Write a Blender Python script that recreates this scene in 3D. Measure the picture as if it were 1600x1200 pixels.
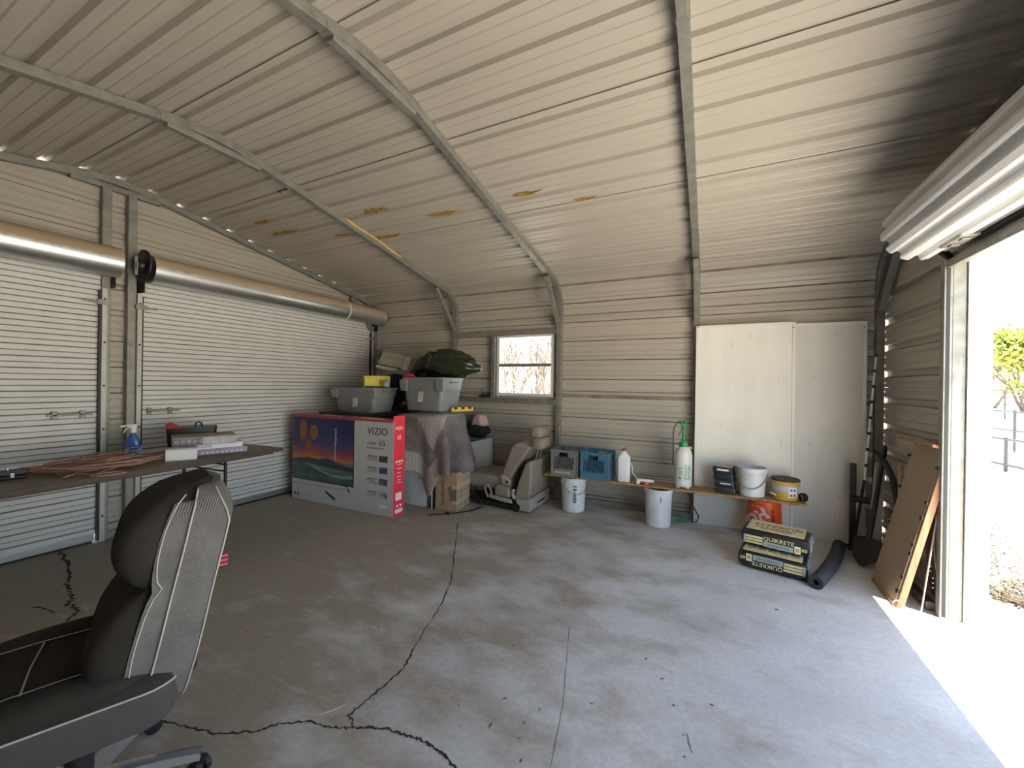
import bpy, bmesh, math, random
from mathutils import Matrix, Vector
random.seed(7)
PI = math.pi
for o in list(bpy.data.objects): bpy.data.objects.remove(o)
S = bpy.context.scene
COL = S.collection
def R(a): return math.radians(a)

# ------------------------------------------------------------------ camera
FPX = 626.457
YAW, PITCH, ROLL = R(-26.184), R(-0.074), R(-0.829)
CAMP = Vector((4.677, -4.672, 1.399))
cf = Vector((math.sin(YAW)*math.cos(PITCH), math.cos(YAW)*math.cos(PITCH), math.sin(PITCH)))
cr = Vector((math.cos(YAW), -math.sin(YAW), 0))
cd = cf.cross(cr)
cr2 = cr*math.cos(ROLL) + cd*math.sin(ROLL)
cd2 = -cr*math.sin(ROLL) + cd*math.cos(ROLL)
cam = bpy.data.cameras.new('camera'); camo = bpy.data.objects.new('camera', cam); COL.objects.link(camo)
cam.sensor_width = 36.0; cam.sensor_fit = 'HORIZONTAL'; cam.lens = FPX*36.0/1600.0
cam.clip_start = 0.05; cam.clip_end = 600
M = Matrix.Identity(4)
for i in range(3):
    M[i][0] = cr2[i]; M[i][1] = -cd2[i]; M[i][2] = -cf[i]; M[i][3] = CAMP[i]
camo.matrix_world = M
S.camera = camo

# ------------------------------------------------------------------ sky, sun, exposure
SUND = Vector((-0.475, 0.25, -2.15)).normalized()
w = bpy.data.worlds.new('sky'); S.world = w; w.use_nodes = True
nt = w.node_tree; nt.nodes.clear()
sky = nt.nodes.new('ShaderNodeTexSky'); sky.sky_type = 'NISHITA'; sky.sun_disc = False
sky.sun_elevation = math.asin(-SUND.z); sky.sun_rotation = math.atan2(-SUND.x, -SUND.y)
sky.air_density = 1.0; sky.dust_density = 1.0
bg = nt.nodes.new('ShaderNodeBackground'); bg.inputs['Strength'].default_value = 0.19
wo = nt.nodes.new('ShaderNodeOutputWorld')
nt.links.new(sky.outputs[0], bg.inputs[0]); nt.links.new(bg.outputs[0], wo.inputs[0])
sl = bpy.data.lights.new('sun', 'SUN'); sl.energy = 8.0; sl.angle = R(0.53); sl.color = (1.0, 0.965, 0.91)
so = bpy.data.objects.new('sun', sl); COL.objects.link(so)
so.rotation_euler = SUND.to_track_quat('-Z', 'Y').to_euler(); so.location = (8, -2, 12)
S.view_settings.view_transform = 'Standard'; S.view_settings.look = 'None'
S.view_settings.exposure = 2.1; S.view_settings.gamma = 1.0; S.view_settings.use_curve_mapping = False

# ------------------------------------------------------------------ helpers
def link(o, parent=None):
    COL.objects.link(o)
    if parent is not None: o.parent = parent
    return o
def tag(o, label=None, cat=None, group=None, kind=None):
    if label: o['label'] = label
    if cat: o['category'] = cat
    if group: o['group'] = group
    if kind: o['kind'] = kind
    return o
def thing(name, label, cat, loc=(0, 0, 0), rz=0.0, group=None, kind=None):
    o = bpy.data.objects.new(name, None); o.empty_display_size = 0.05
    COL.objects.link(o); o.location = loc; o.rotation_euler = (0, 0, rz)
    return tag(o, label, cat, group, kind)
def struct(name, kind='structure', loc=(0, 0, 0)):
    o = bpy.data.objects.new(name, None); o.empty_display_size = 0.05
    COL.objects.link(o); o.location = loc; o['kind'] = kind
    return o
def copy_tree(o, parent=None):
    c = o.copy(); COL.objects.link(c)
    if parent is not None: c.parent = parent
    for ch in list(o.children): copy_tree(ch, c)
    return c

class MB:
    def __init__(s): s.v = []; s.f = []; s.m = []; s.mi = 0; s.T = Matrix.Identity(4)
    def av(s, p): s.v.append(tuple(s.T @ Vector(p))); return len(s.v)-1
    def af(s, ids): s.f.append(tuple(ids)); s.m.append(s.mi)
    def poly(s, pts): s.af([s.av(p) for p in pts]); return s
    def box(s, x0, x1, y0, y1, z0, z1):
        i = [s.av(p) for p in ((x0,y0,z0),(x1,y0,z0),(x1,y1,z0),(x0,y1,z0),(x0,y0,z1),(x1,y0,z1),(x1,y1,z1),(x0,y1,z1))]
        for f in ((3,2,1,0),(4,5,6,7),(0,1,5,4),(1,2,6,5),(2,3,7,6),(3,0,4,7)): s.af([i[k] for k in f])
        return s
    def cbox(s, c, d): return s.box(c[0]-d[0]/2, c[0]+d[0]/2, c[1]-d[1]/2, c[1]+d[1]/2, c[2]-d[2]/2, c[2]+d[2]/2)
    def loft(s, rings, closed=True, cap=True):
        ids = [[s.av(p) for p in r] for r in rings]
        n = len(ids[0])
        for a, b in zip(ids, ids[1:]):
            for k in range(n if closed else n-1):
                s.af((a[k], a[(k+1) % n], b[(k+1) % n], b[k]))
        if cap and closed:
            s.af(ids[0][::-1]); s.af(ids[-1])
        return s
    def lathe(s, prof, n=24, c=(0, 0, 0), cap=True):
        return s.loft([[(c[0]+r*math.cos(2*PI*k/n), c[1]+r*math.sin(2*PI*k/n), c[2]+z) for k in range(n)] for r, z in prof], cap=cap)
    def tube(s, pts, r, n=8, cap=True):
        pts = [Vector(p) for p in pts]; rings = []; up = None
        for i, p in enumerate(pts):
            d = (pts[min(i+1, len(pts)-1)]-pts[max(i-1, 0)])
            if d.length < 1e-9: d = Vector((0, 0, 1))
            d.normalize()
            if up is None: up = Vector((0, 0, 1)) if abs(d.z) < .9 else Vector((1, 0, 0))
            a = up - d*up.dot(d)
            if a.length < 1e-4: a = d.orthogonal()
            a.normalize(); b = d.cross(a); up = a
            rr = r[i] if isinstance(r, (list, tuple)) else r
            rings.append([p+(a*math.cos(2*PI*k/n)+b*math.sin(2*PI*k/n))*rr for k in range(n)])
        return s.loft(rings, cap=cap)
    def bar(s, pts, w, h, up=(0, 0, 1)):
        # rectangular tube swept along a polyline; w across, h along 'up'
        pts = [Vector(p) for p in pts]; rings = []
        for i, p in enumerate(pts):
            d = (pts[min(i+1, len(pts)-1)]-pts[max(i-1, 0)]).normalized()
            u = Vector(up); u = u-d*u.dot(d)
            if u.length < 1e-4: u = d.orthogonal()
            u.normalize(); a = d.cross(u)
            k = 1.0
            if 0 < i < len(pts)-1:
                d1 = (pts[i]-pts[i-1]).normalized(); k = 1/max(.4, d1.dot(d))
            rings.append([p-a*w/2-u*h/2*k, p+a*w/2-u*h/2*k, p+a*w/2+u*h/2*k, p-a*w/2+u*h/2*k])
        return s.loft(rings)
    def prism(s, poly, z0, z1):
        return s.loft([[(x, y, z0) for x, y in poly], [(x, y, z1) for x, y in poly]])
    def build(s, name, mats, parent=None, smooth=False, bevel=0, seg=2, subsurf=0, angle=35, loc=None):
        me = bpy.data.meshes.new(name); me.from_pydata(s.v, [], s.f)
        if not isinstance(mats, (list, tuple)): mats = [mats]
        for m_ in mats: me.materials.append(m_)
        me.polygons.foreach_set('material_index', s.m)
        bm = bmesh.new(); bm.from_mesh(me); bmesh.ops.recalc_face_normals(bm, faces=bm.faces)
        if smooth:
            for f in bm.faces: f.smooth = True
            ca = math.cos(R(angle))
            for e in bm.edges:
                if len(e.link_faces) == 2 and e.link_faces[0].normal.dot(e.link_faces[1].normal) < ca: e.smooth = False
        bm.to_mesh(me); bm.free(); me.update()
        o = bpy.data.objects.new(name, me); link(o, parent)
        if loc is not None: o.location = loc
        if bevel:
            b = o.modifiers.new('bevel', 'BEVEL'); b.width = bevel; b.segments = seg; b.limit_method = 'ANGLE'; b.angle_limit = R(30)
        if subsurf:
            b = o.modifiers.new('sub', 'SUBSURF'); b.levels = subsurf; b.render_levels = subsurf
        return o

def mat(name, col, rough=0.6, metal=0.0, var=0.0, scale=8.0, bump=0.0, bscale=60.0, col2=None, spec=0.5, stretch=None, trans=0.0, detail=6.0):
    m = bpy.data.materials.new(name); m.use_nodes = True
    n = m.node_tree.nodes; l = m.node_tree.links
    b = n['Principled BSDF']
    c = tuple(col)+(1.0,)
    b.inputs['Base Color'].default_value = c; b.inputs['Roughness'].default_value = rough
    b.inputs['Metallic'].default_value = metal; b.inputs['Specular IOR Level'].default_value = spec
    if trans: b.inputs['Transmission Weight'].default_value = trans
    if var or col2 or bump:
        tc = n.new('ShaderNodeTexCoord'); mp = n.new('ShaderNodeMapping')
        l.new(tc.outputs['Object'], mp.inputs[0])
        if stretch: mp.inputs['Scale'].default_value = stretch
    if var or col2:
        tx = n.new('ShaderNodeTexNoise'); tx.inputs['Scale'].default_value = scale; tx.inputs['Detail'].default_value = detail
        l.new(mp.outputs[0], tx.inputs['Vector'])
        rp = n.new('ShaderNodeValToRGB'); rp.color_ramp.elements[0].position = .3; rp.color_ramp.elements[1].position = .7
        c2 = col2 if col2 else tuple(x*(1-var) for x in col)
        rp.color_ramp.elements[0].color = tuple(c2)+(1.0,); rp.color_ramp.elements[1].color = tuple(min(1, x*(1+var*.5)) for x in col)+(1.0,)
        l.new(tx.outputs[0], rp.inputs[0]); l.new(rp.outputs[0], b.inputs['Base Color'])
    if bump:
        t2 = n.new('ShaderNodeTexNoise'); t2.inputs['Scale'].default_value = bscale; t2.inputs['Detail'].default_value = 4
        l.new(mp.outputs[0], t2.inputs['Vector'])
        bp = n.new('ShaderNodeBump'); bp.inputs['Strength'].default_value = bump; bp.inputs['Distance'].default_value = .01
        l.new(t2.outputs[0], bp.inputs['Height']); l.new(bp.outputs[0], b.inputs['Normal'])
    return m

_txt = {}
def text(name, s, size, m, parent, loc, rot=(PI/2, 0, 0), ext=.0006, sx=1.0, align='LEFT', shear=0.0, spacing=1.0, bold=0.0):
    cu = bpy.data.curves.new(name, 'FONT'); cu.body = s; cu.size = size; cu.extrude = ext; cu.align_x = align; cu.shear = shear
    cu.offset = bold; cu.space_character = spacing; cu.resolution_u = 3
    t = bpy.data.objects.new(name, cu); COL.objects.link(t)
    dg = bpy.context.evaluated_depsgraph_get(); me = bpy.data.meshes.new_from_object(t.evaluated_get(dg)); me.name = name
    bpy.data.objects.remove(t); bpy.data.curves.remove(cu)
    me.materials.clear(); me.materials.append(m)
    o = bpy.data.objects.new(name, me); link(o, parent); o.location = loc; o.rotation_euler = rot; o.scale = (sx, 1, 1)
    return o

# ------------------------------------------------------------------ shared materials
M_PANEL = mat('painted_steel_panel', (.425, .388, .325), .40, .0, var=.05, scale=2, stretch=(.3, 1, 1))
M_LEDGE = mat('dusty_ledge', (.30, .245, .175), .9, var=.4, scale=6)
M_DOORPANEL = mat('door_curtain_paint', (.66, .655, .64), .4, 0, var=.05, scale=3)
M_GALV = mat('galvanized_steel', (.27, .265, .235), .5, .45, var=.22, scale=14, bump=.03, bscale=40)
M_GALVBRIGHT = mat('bright_galvanized', (.68, .69, .68), .28, .9, var=.12, scale=10, stretch=(3, .4, 3))
M_BLACK = mat('black_plastic', (.012, .012, .013), .45)
M_DARK = mat('dark_steel', (.03, .028, .025), .5, .6)
M_WHITE = mat('white_plastic', (.78, .78, .76), .4, var=.05, scale=12)
M_GLASS = mat('clear_glass', (.95, .97, .97), .02, trans=1.0, spec=.5)
M_GLASS.node_tree.nodes['Principled BSDF'].inputs['IOR'].default_value = 1.02
# ------------------------------------------------------------------ building shell
BAY = 1.5165; LX = 4*BAY; YR = -3.05; ZR = 3.16; SL = 0.185; RB = 0.35; PITCHR = 0.2286
TH = math.atan(SL); ARC = PI/2-TH; TL = RB*math.tan(ARC/2); ZE = ZR+SL*YR
ZA = ZE-TL; SA = ZA; SB = SA+RB*ARC; YB = -TL*math.cos(TH); SLEN = (abs(YR)+YB)/math.cos(TH); HALF = SB+SLEN
def prof(s, d=0.0):
    """point on the hoop cross-section at arc length s from the foot of the back wall; d = offset outwards"""
    mirror = s > HALF
    if mirror: s = 2*HALF-s
    if s <= SA: y, z, ny, nz = 0.0, s, 1.0, 0.0
    elif s <= SB:
        a = (s-SA)/RB; y, z = -RB+RB*math.cos(a), ZA+RB*math.sin(a); ny, nz = math.cos(a), math.sin(a)
    else:
        t = s-SB; y = YB-t*math.cos(TH); z = ZE+(-y)*SL; ny, nz = math.sin(TH), math.cos(TH)
        q = abs(y-YR)
        if q < .25: z = ZR-SL*.125-SL*q*q/.5
    y += ny*d; z += nz*d
    if mirror: y = 2*YR-y
    return y, z
RIB0 = 2.4
def ribstations(s0, s1, off):
    """(s, outward depth) stations of the rolled profile between s0 and s1"""
    out = [(s0, None), (s1, None)]
    k0 = int((s0-off)/PITCHR)-2; k1 = int((s1-off)/PITCHR)+2
    for k in range(k0, k1+1):
        c = off+k*PITCHR
        for ds, d in ((-.031, 0), (-.018, .024), (.018, .024), (.031, 0), (.066, 0), (.072, .005), (.082, .005), (.088, 0), (.141, 0), (.147, .005), (.157, .005), (.163, 0)):
            if s0 < c+ds < s1: out.append((c+ds, d))
    out.sort(key=lambda q: q[0])
    if out[0][1] is None: out[0] = (out[0][0], 0)
    if out[-1][1] is None: out[-1] = (out[-1][0], 0)
    def dep(s, d): return d
    return [(s, d if d is not None else 0) for s, d in out]

def lapped(st, s0, s1, last):
    """a hidden lap past the upper edge so that no daylight comes through the joint"""
    if last: return st
    return st+[(s1+.0005, .026), (s1+.04, .03), (s1+.05, .001)]

def hoop_panel(name, s0, s1, x0, x1, parent, hole=None, last=False):
    st = ribstations(s0+.011, s1, RIB0)
    if hole:
        hx0, hx1, hs0, hs1 = hole
        for h in (hs0, hs1):
            if s0 < h < s1: st.append((h, 0))
        st.sort(key=lambda q: q[0])
        st = [(s, 0 if any(abs(s-h) < .02 for h in (hs0, hs1)) else d) for s, d in st]
    st = lapped(st, s0, s1, last)
    xs = [x0, x1] if not hole else [x0, hx0, hx1, x1]
    b = MB(); ids = []
    for s, d in st:
        y, z = prof(s, d); ids.append([b.av((x, y, z)) for x in xs])
    for i in range(len(st)-1):
        for k in range(len(xs)-1):
            if hole and k == 1 and st[i][0] >= hs0-1e-6 and st[i+1][0] <= hs1+1e-6: continue
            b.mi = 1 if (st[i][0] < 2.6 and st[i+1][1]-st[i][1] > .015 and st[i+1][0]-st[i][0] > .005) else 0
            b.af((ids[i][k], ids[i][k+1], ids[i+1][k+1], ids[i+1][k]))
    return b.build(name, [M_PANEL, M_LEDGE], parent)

wall_back = struct('wall_back'); wall_front = struct('wall_front'); ceiling = struct('ceiling')
WIN = (2.175, 2.945, 1.24, 2.02)
bounds = [0.0, .3968, 1.3112, 2.2256, 3.14]
TOT = 2*HALF
b2 = [3.14+.9144*k for k in range(0, 20) if 3.14+.9144*k < TOT-3.1]
X0, X1 = -.10, LX+.07
for a, c in zip(bounds, bounds[1:]):
    hoop_panel('wall_panel', a, c, X0, X1, wall_back, hole=WIN if c > 1.24 and a < 2.02 else None)
allb = b2+[TOT-2.2]
for a, c in zip(b2, allb[1:]): hoop_panel('roof_panel', a, c, X0, X1, ceiling)
fb = [TOT-2.2, TOT-1.3112, TOT-.3968, TOT]
for a, c in zip(fb, fb[1:]): hoop_panel('wall_panel', a, c, X0, X1, wall_front, last=(c == TOT))

def gable_z(y):
    y = min(0, max(2*YR, y)); yy = y if y > YR else 2*YR-y
    if yy > -.001: return 2.3
    # invert the hoop for z at this y
    if yy > YB:
        c = max(-1, min(1, (yy+RB)/RB)); return ZA+RB*math.sin(math.acos(c))
    q = abs(yy-YR)
    return ZR-SL*.125-SL*q*q/.5 if q < .25 else ZE-yy*SL
def gable_y(z):
    """inner half width limits (y_low, y_high) of the gable at height z"""
    if z <= ZA: return 2*YR, 0.0
    lo, hi = YR, 0.0
    for _ in range(40):
        m_ = (lo+hi)/2
        if gable_z(m_) > z: lo = m_
        else: hi = m_
    return 2*YR-lo, lo
def gable_panel(name, x, sgn, z0, z1, y0, y1, off, parent, last=False):
    """horizontal ribbed sheet on an end wall, trimmed to the hoop; sgn = outward x direction"""
    st = lapped(ribstations(z0+.004, z1, off), z0, z1, last)
    b = MB(); rows = []
    for z, d in st:
        ya, yb = gable_y(min(z, ZR-.03)); a, c = max(y0, ya), min(y1, yb)
        if c-a < .004: continue
        rows.append([b.av((x+sgn*d, a, z)), b.av((x+sgn*d, c, z)), d, z])
    for r0, r1 in zip(rows, rows[1:]):
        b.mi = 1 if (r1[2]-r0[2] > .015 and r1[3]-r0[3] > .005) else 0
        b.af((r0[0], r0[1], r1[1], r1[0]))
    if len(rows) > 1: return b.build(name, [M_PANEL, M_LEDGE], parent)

def gable(parent, x, sgn, off, opens, ztop):
    """end wall: strips beside the openings up to ztop, full-width sheets above"""
    edges = [2*YR+.03]
    for a, c in sorted(opens): edges += [a, c]
    edges.append(-.03)
    zb = [-.05, .5, 1.41, ztop]
    for i in range(0, len(edges), 2):
        if edges[i+1]-edges[i] < .02: continue
        for z0, z1 in zip(zb, zb[1:]): gable_panel('end_panel', x, sgn, z0, z1, edges[i], edges[i+1], off, parent)
    z = ztop
    while z < ZR-.05:
        z1 = min(z+.9144, ZR-.03); gable_panel('gable_panel', x, sgn, z, z1, 2*YR+.03, -.03, off, parent, last=z1 > ZR-.04); z = z1
wall_left = struct('wall_left'); wall_right = struct('wall_right')
DZ = 2.17
OPEN_A = [(-5.93, -3.16), (-2.89, -.13)]
OPEN_C = [(-4.80, -1.30)]
gable(wall_left, -.035, -1, 2.43, OPEN_A, DZ)
gable(wall_right, LX, 1, 2.44, OPEN_C, DZ)

# --- hoops of square galvanized tube
TW = .06
def hoop(n, x):
    root = struct('trim_%d' % n)
    def pth(s0, s1, step=.06, d=-.032):
        k = max(2, int((s1-s0)/step)+1)
        return [(x,)+prof(s0+(s1-s0)*i/(k-1), d) for i in range(k)]
    b = MB(); b.bar([(x, -.032, .0), (x, -.032, 2.02)], TW, TW, up=(0, 1, 0)); b.build('post', M_GALV, root, bevel=.004)
    b = MB(); b.bar([(x, 2*YR+.032, .0), (x, 2*YR+.032, 2.02)], TW, TW, up=(0, 1, 0)); b.build('post', M_GALV, root, bevel=.004)
    def sweep(b, pts, w, h):
        rings = []
        V = [Vector(p) for p in pts]
        for i, p in enumerate(V):
            d = (V[min(i+1, len(V)-1)]-V[max(0, i-1)]).normalized(); nrm = Vector((0, -d.z, d.y)); ax = Vector((1, 0, 0))
            rings.append([p-ax*w/2-nrm*h/2, p+ax*w/2-nrm*h/2, p+ax*w/2+nrm*h/2, p-ax*w/2+nrm*h/2])
        b.loft(rings)
    m = 2*HALF
    for (a, c, nm) in ((2.02, 3.3, 'eave_bend'), (3.3, HALF-.35, 'rafter'), (HALF-.35, HALF+.35, 'ridge_bend'), (HALF+.35, m-3.3, 'rafter'), (m-3.3, m-2.02, 'eave_bend')):
        b = MB(); w_ = TW if nm != 'rafter' else TW-.006
        sweep(b, pth(a, c), w_, w_); b.build(nm, M_GALV, root, smooth=True)
    # corner and ridge braces: straight tubes across the bends
    for sgn in (1, -1):
        f = lambda y: y if sgn > 0 else 2*YR-y
        b = MB(); p0 = Vector((x, f(-.055), 2.10)); p1 = Vector((x, f(-.50), 2.615))
        b.bar([p0, p1], .05, .05, up=(0, 1, 0)); b.build('corner_brace', M_GALV, root, bevel=.004)
    b = MB(); b.bar([(x, YR-.30, 3.043), (x, YR+.30, 3.043)], .05, .045); b.build('ridge_brace', M_GALV, root, bevel=.004)
    return root
for n, x in enumerate((0.005, BAY, 2*BAY, 3*BAY, LX-.035)): hoop(n+1, x)
# base rails along the side walls
bb = MB(); bb.box(.04, LX-.07, -.065, -.005, .0, .065); o = bb.build('baseboard_back', M_GALV, bevel=.003); o['kind'] = 'structure'
bb = MB(); bb.box(.04, LX-.07, 2*YR+.005, 2*YR+.065, .0, .065); o = bb.build('baseboard_front', M_GALV, bevel=.003); o['kind'] = 'structure'

# --- floor slab
def floor_mat():
    m = bpy.data.materials.new('dusty_concrete'); m.use_nodes = True
    n = m.node_tree.nodes; l = m.node_tree.links; b = n['Principled BSDF']; b.inputs['Roughness'].default_value = .72
    tc = n.new('ShaderNodeTexCoord')
    def noise(scale, detail=8, st=None, rough=.6):
        t = n.new('ShaderNodeTexNoise'); t.inputs['Scale'].default_value = scale; t.inputs['Detail'].default_value = detail; t.inputs['Roughness'].default_value = rough
        if st:
            mp = n.new('ShaderNodeMapping'); mp.inputs['Scale'].default_value = st[0]; mp.inputs['Rotation'].default_value = (0, 0, st[1])
            l.new(tc.outputs['Object'], mp.inputs[0]); l.new(mp.outputs[0], t.inputs['Vector'])
        else: l.new(tc.outputs['Object'], t.inputs['Vector'])
        return t.outputs[0]
    def ramp(src, p0, p1, c0, c1):
        r = n.new('ShaderNodeValToRGB'); r.color_ramp.elements[0].position = p0; r.color_ramp.elements[1].position = p1
        r.color_ramp.elements[0].color = c0+(1,); r.color_ramp.elements[1].color = c1+(1,); l.new(src, r.inputs[0]); return r.outputs[0]
    def mix(a, c, f, mode='MIX'):
        x = n.new('ShaderNodeMix'); x.data_type = 'RGBA'; x.blend_type = mode
        for s_, v in ((6, a), (7, c)):
            if isinstance(v, tuple): x.inputs[s_].default_value = v+(1,)
            else: l.new(v, x.inputs[s_])
        if isinstance(f, float): x.inputs[0].default_value = f
        else: l.new(f, x.inputs[0])
        return x.outputs[2]
    base = ramp(noise(1.3), .35, .68, (.47, .46, .435), (.61, .60, .575))
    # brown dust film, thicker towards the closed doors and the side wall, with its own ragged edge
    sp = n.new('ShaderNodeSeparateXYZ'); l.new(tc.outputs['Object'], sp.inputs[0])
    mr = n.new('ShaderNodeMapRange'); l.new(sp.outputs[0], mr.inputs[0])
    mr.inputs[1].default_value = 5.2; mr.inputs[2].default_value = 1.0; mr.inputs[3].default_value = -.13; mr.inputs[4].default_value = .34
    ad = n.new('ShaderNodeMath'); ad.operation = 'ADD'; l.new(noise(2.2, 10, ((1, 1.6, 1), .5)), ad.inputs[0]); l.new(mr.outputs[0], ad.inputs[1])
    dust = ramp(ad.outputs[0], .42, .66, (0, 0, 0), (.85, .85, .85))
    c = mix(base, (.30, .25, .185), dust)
    # pale scrapes and dark small stains
    sc = ramp(noise(3.2, 9, ((1.0, 4.5, 1), .35)), .60, .68, (0, 0, 0), (.5, .5, .5)); c = mix(c, (.50, .50, .48), sc)
    st = ramp(noise(4.5, 6), .66, .74, (0, 0, 0), (.55, .55, .55)); c = mix(c, (.19, .165, .13), st)
    fi = ramp(noise(42, 8), .3, .72, (.86, .86, .86), (1.07, 1.07, 1.07)); c = mix(c, fi, 1.0, 'MULTIPLY')
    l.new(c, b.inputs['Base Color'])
    bp = n.new('ShaderNodeBump'); bp.inputs['Strength'].default_value = .12; bp.inputs['Distance'].default_value = .01
    l.new(noise(28, 10), bp.inputs['Height']); l.new(bp.outputs[0], b.inputs['Normal'])
    return m
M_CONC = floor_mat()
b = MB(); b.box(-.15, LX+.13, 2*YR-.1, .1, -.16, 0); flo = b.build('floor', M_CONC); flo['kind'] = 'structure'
M_CRACK = mat('crack_shadow_gap', (.035, .03, .024), .9)
M_JOINT = mat('control_joint', (.20, .19, .17), .9)
def crack(pts, w, jit, m=M_CRACK, sub=10, name='crack'):
    P = []
    for (a, c) in zip(pts, pts[1:]):
        for k in range(sub):
            t = k/sub; P.append(Vector((a[0]+(c[0]-a[0])*t, a[1]+(c[1]-a[1])*t, 0)))
    P.append(Vector((pts[-1][0], pts[-1][1], 0)))
    b = MB(); L = []; Rr = []
    for i, p in enumerate(P):
        d = (P[min(i+1, len(P)-1)]-P[max(0, i-1)]).normalized(); q = Vector((-d.y, d.x, 0))
        p = p+q*random.uniform(-jit, jit); ww = w*random.uniform(.35, 1.25)
        if i in (0, len(P)-1): ww *= .2
        L.append(b.av(p+q*ww+Vector((0, 0, .0012)))); Rr.append(b.av(p-q*ww+Vector((0, 0, .0012))))
    for i in range(len(P)-1): b.af((L[i], L[i+1], Rr[i+1], Rr[i]))
    return b.build(name, m, flo)
def fl(px, py, z=0.0):
    D = cf*FPX+cr2*(px-800)+cd2*(py-600); t = (z-CAMP.z)/D.z; q = CAMP+D*t; return (q.x, q.y)
crack([fl(*q) for q in ((190, 1130), (240, 1122), (300, 1138), (345, 1148), (400, 1142), (440, 1130), (490, 1128), (520, 1137), (555, 1137))], .005, .006)
crack([fl(*q) for q in ((555, 1137), (600, 1138), (630, 1148), (655, 1155), (690, 1175), (712, 1200), (740, 1240))], .006, .005)
crack([fl(*q) for q in ((553, 1134), (545, 1118), (580, 1088), (630, 1045), (650, 1005), (690, 945), (705, 905), (711, 850), (716, 815))], .0045, .006)
crack([fl(*q) for q in ((95, 862), (110, 890), (104, 915), (112, 930), (107, 945), (122, 950), (108, 970))], .011, .014)
crack([fl(*q) for q in ((50, 948), (75, 953), (85, 958))], .006, .006)
crack([fl(*q) for q in ((860, 1200), (880, 1100), (890, 975))], .0022, .001, M_JOINT, name='control_joint')
crack([fl(*q) for q in ((1072, 1145), (1082, 1178))], .003, .003, M_JOINT, name='control_joint')
# outside ground
M_SAND = mat('pale_sand', (.72, .66, .55), .95, var=.2, scale=3, col2=(.58, .50, .38), bump=.2, bscale=12)
b = MB(); b.box(-1500, 1500, -1500, 1500, -.3, -.06); g = b.build('ground', M_SAND); g['kind'] = 'structure'

# ------------------------------------------------------------------ roll-up doors of the left end wall
M_TUBETOP = None
def drum_mat():
    m = bpy.data.materials.new('dusty_galvanized_drum'); m.use_nodes = True
    n = m.node_tree.nodes; l = m.node_tree.links; b = n['Principled BSDF']
    tc = n.new('ShaderNodeTexCoord'); ge = n.new('ShaderNodeNewGeometry'); sp = n.new('ShaderNodeSeparateXYZ'); l.new(ge.outputs['Normal'], sp.inputs[0])
    tx = n.new('ShaderNodeTexNoise'); tx.inputs['Scale'].default_value = 14; tx.inputs['Detail'].default_value = 8; l.new(tc.outputs['Object'], tx.inputs['Vector'])
    ma = n.new('ShaderNodeMath'); ma.operation = 'MULTIPLY_ADD'; l.new(tx.outputs[0], ma.inputs[0]); ma.inputs[1].default_value = .35; l.new(sp.outputs[2], ma.inputs[2])
    rp = n.new('ShaderNodeValToRGB'); rp.color_ramp.elements[0].position = .20; rp.color_ramp.elements[1].position = .38; l.new(ma.outputs[0], rp.inputs[0])
    mx = n.new('ShaderNodeMix'); mx.data_type = 'RGBA'; l.new(rp.outputs[0], mx.inputs[0])
    mx.inputs[6].default_value = (.66, .67, .66, 1); mx.inputs[7].default_value = (.42, .32, .20, 1); l.new(mx.outputs[2], b.inputs['Base Color'])
    iv = n.new('ShaderNodeMath'); iv.operation = 'SUBTRACT'; iv.inputs[0].default_value = .92; l.new(rp.outputs[0], iv.inputs[1]); l.new(iv.outputs[0], b.inputs['Metallic'])
    r2 = n.new('ShaderNodeMath'); r2.operation = 'MULTIPLY_ADD'; l.new(rp.outputs[0], r2.inputs[0]); r2.inputs[1].default_value = .5; r2.inputs[2].default_value = .36; l.new(r2.outputs[0], b.inputs['Roughness'])
    return m
M_DRUM = drum_mat()
M_GUIDE = mat('pale_guide_steel', (.50, .49, .45), .5, .3, var=.15, scale=8)
def curtain_rows(z0, z1, pitch=.09, dep=.016):
    rows = []; z = z0; k = 0
    while z < z1:
        for dz, d in ((0, 0), (.036, 0), (.0385, dep), (.0455, dep), (.048, dep*.5), (.0815, dep*.5), (.0835, dep*.95), (.0875, dep*.95)):
            if z+dz <= z1: rows.append((z+dz, d))
        z += pitch
    rows.append((z1, 0)); return rows
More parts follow.
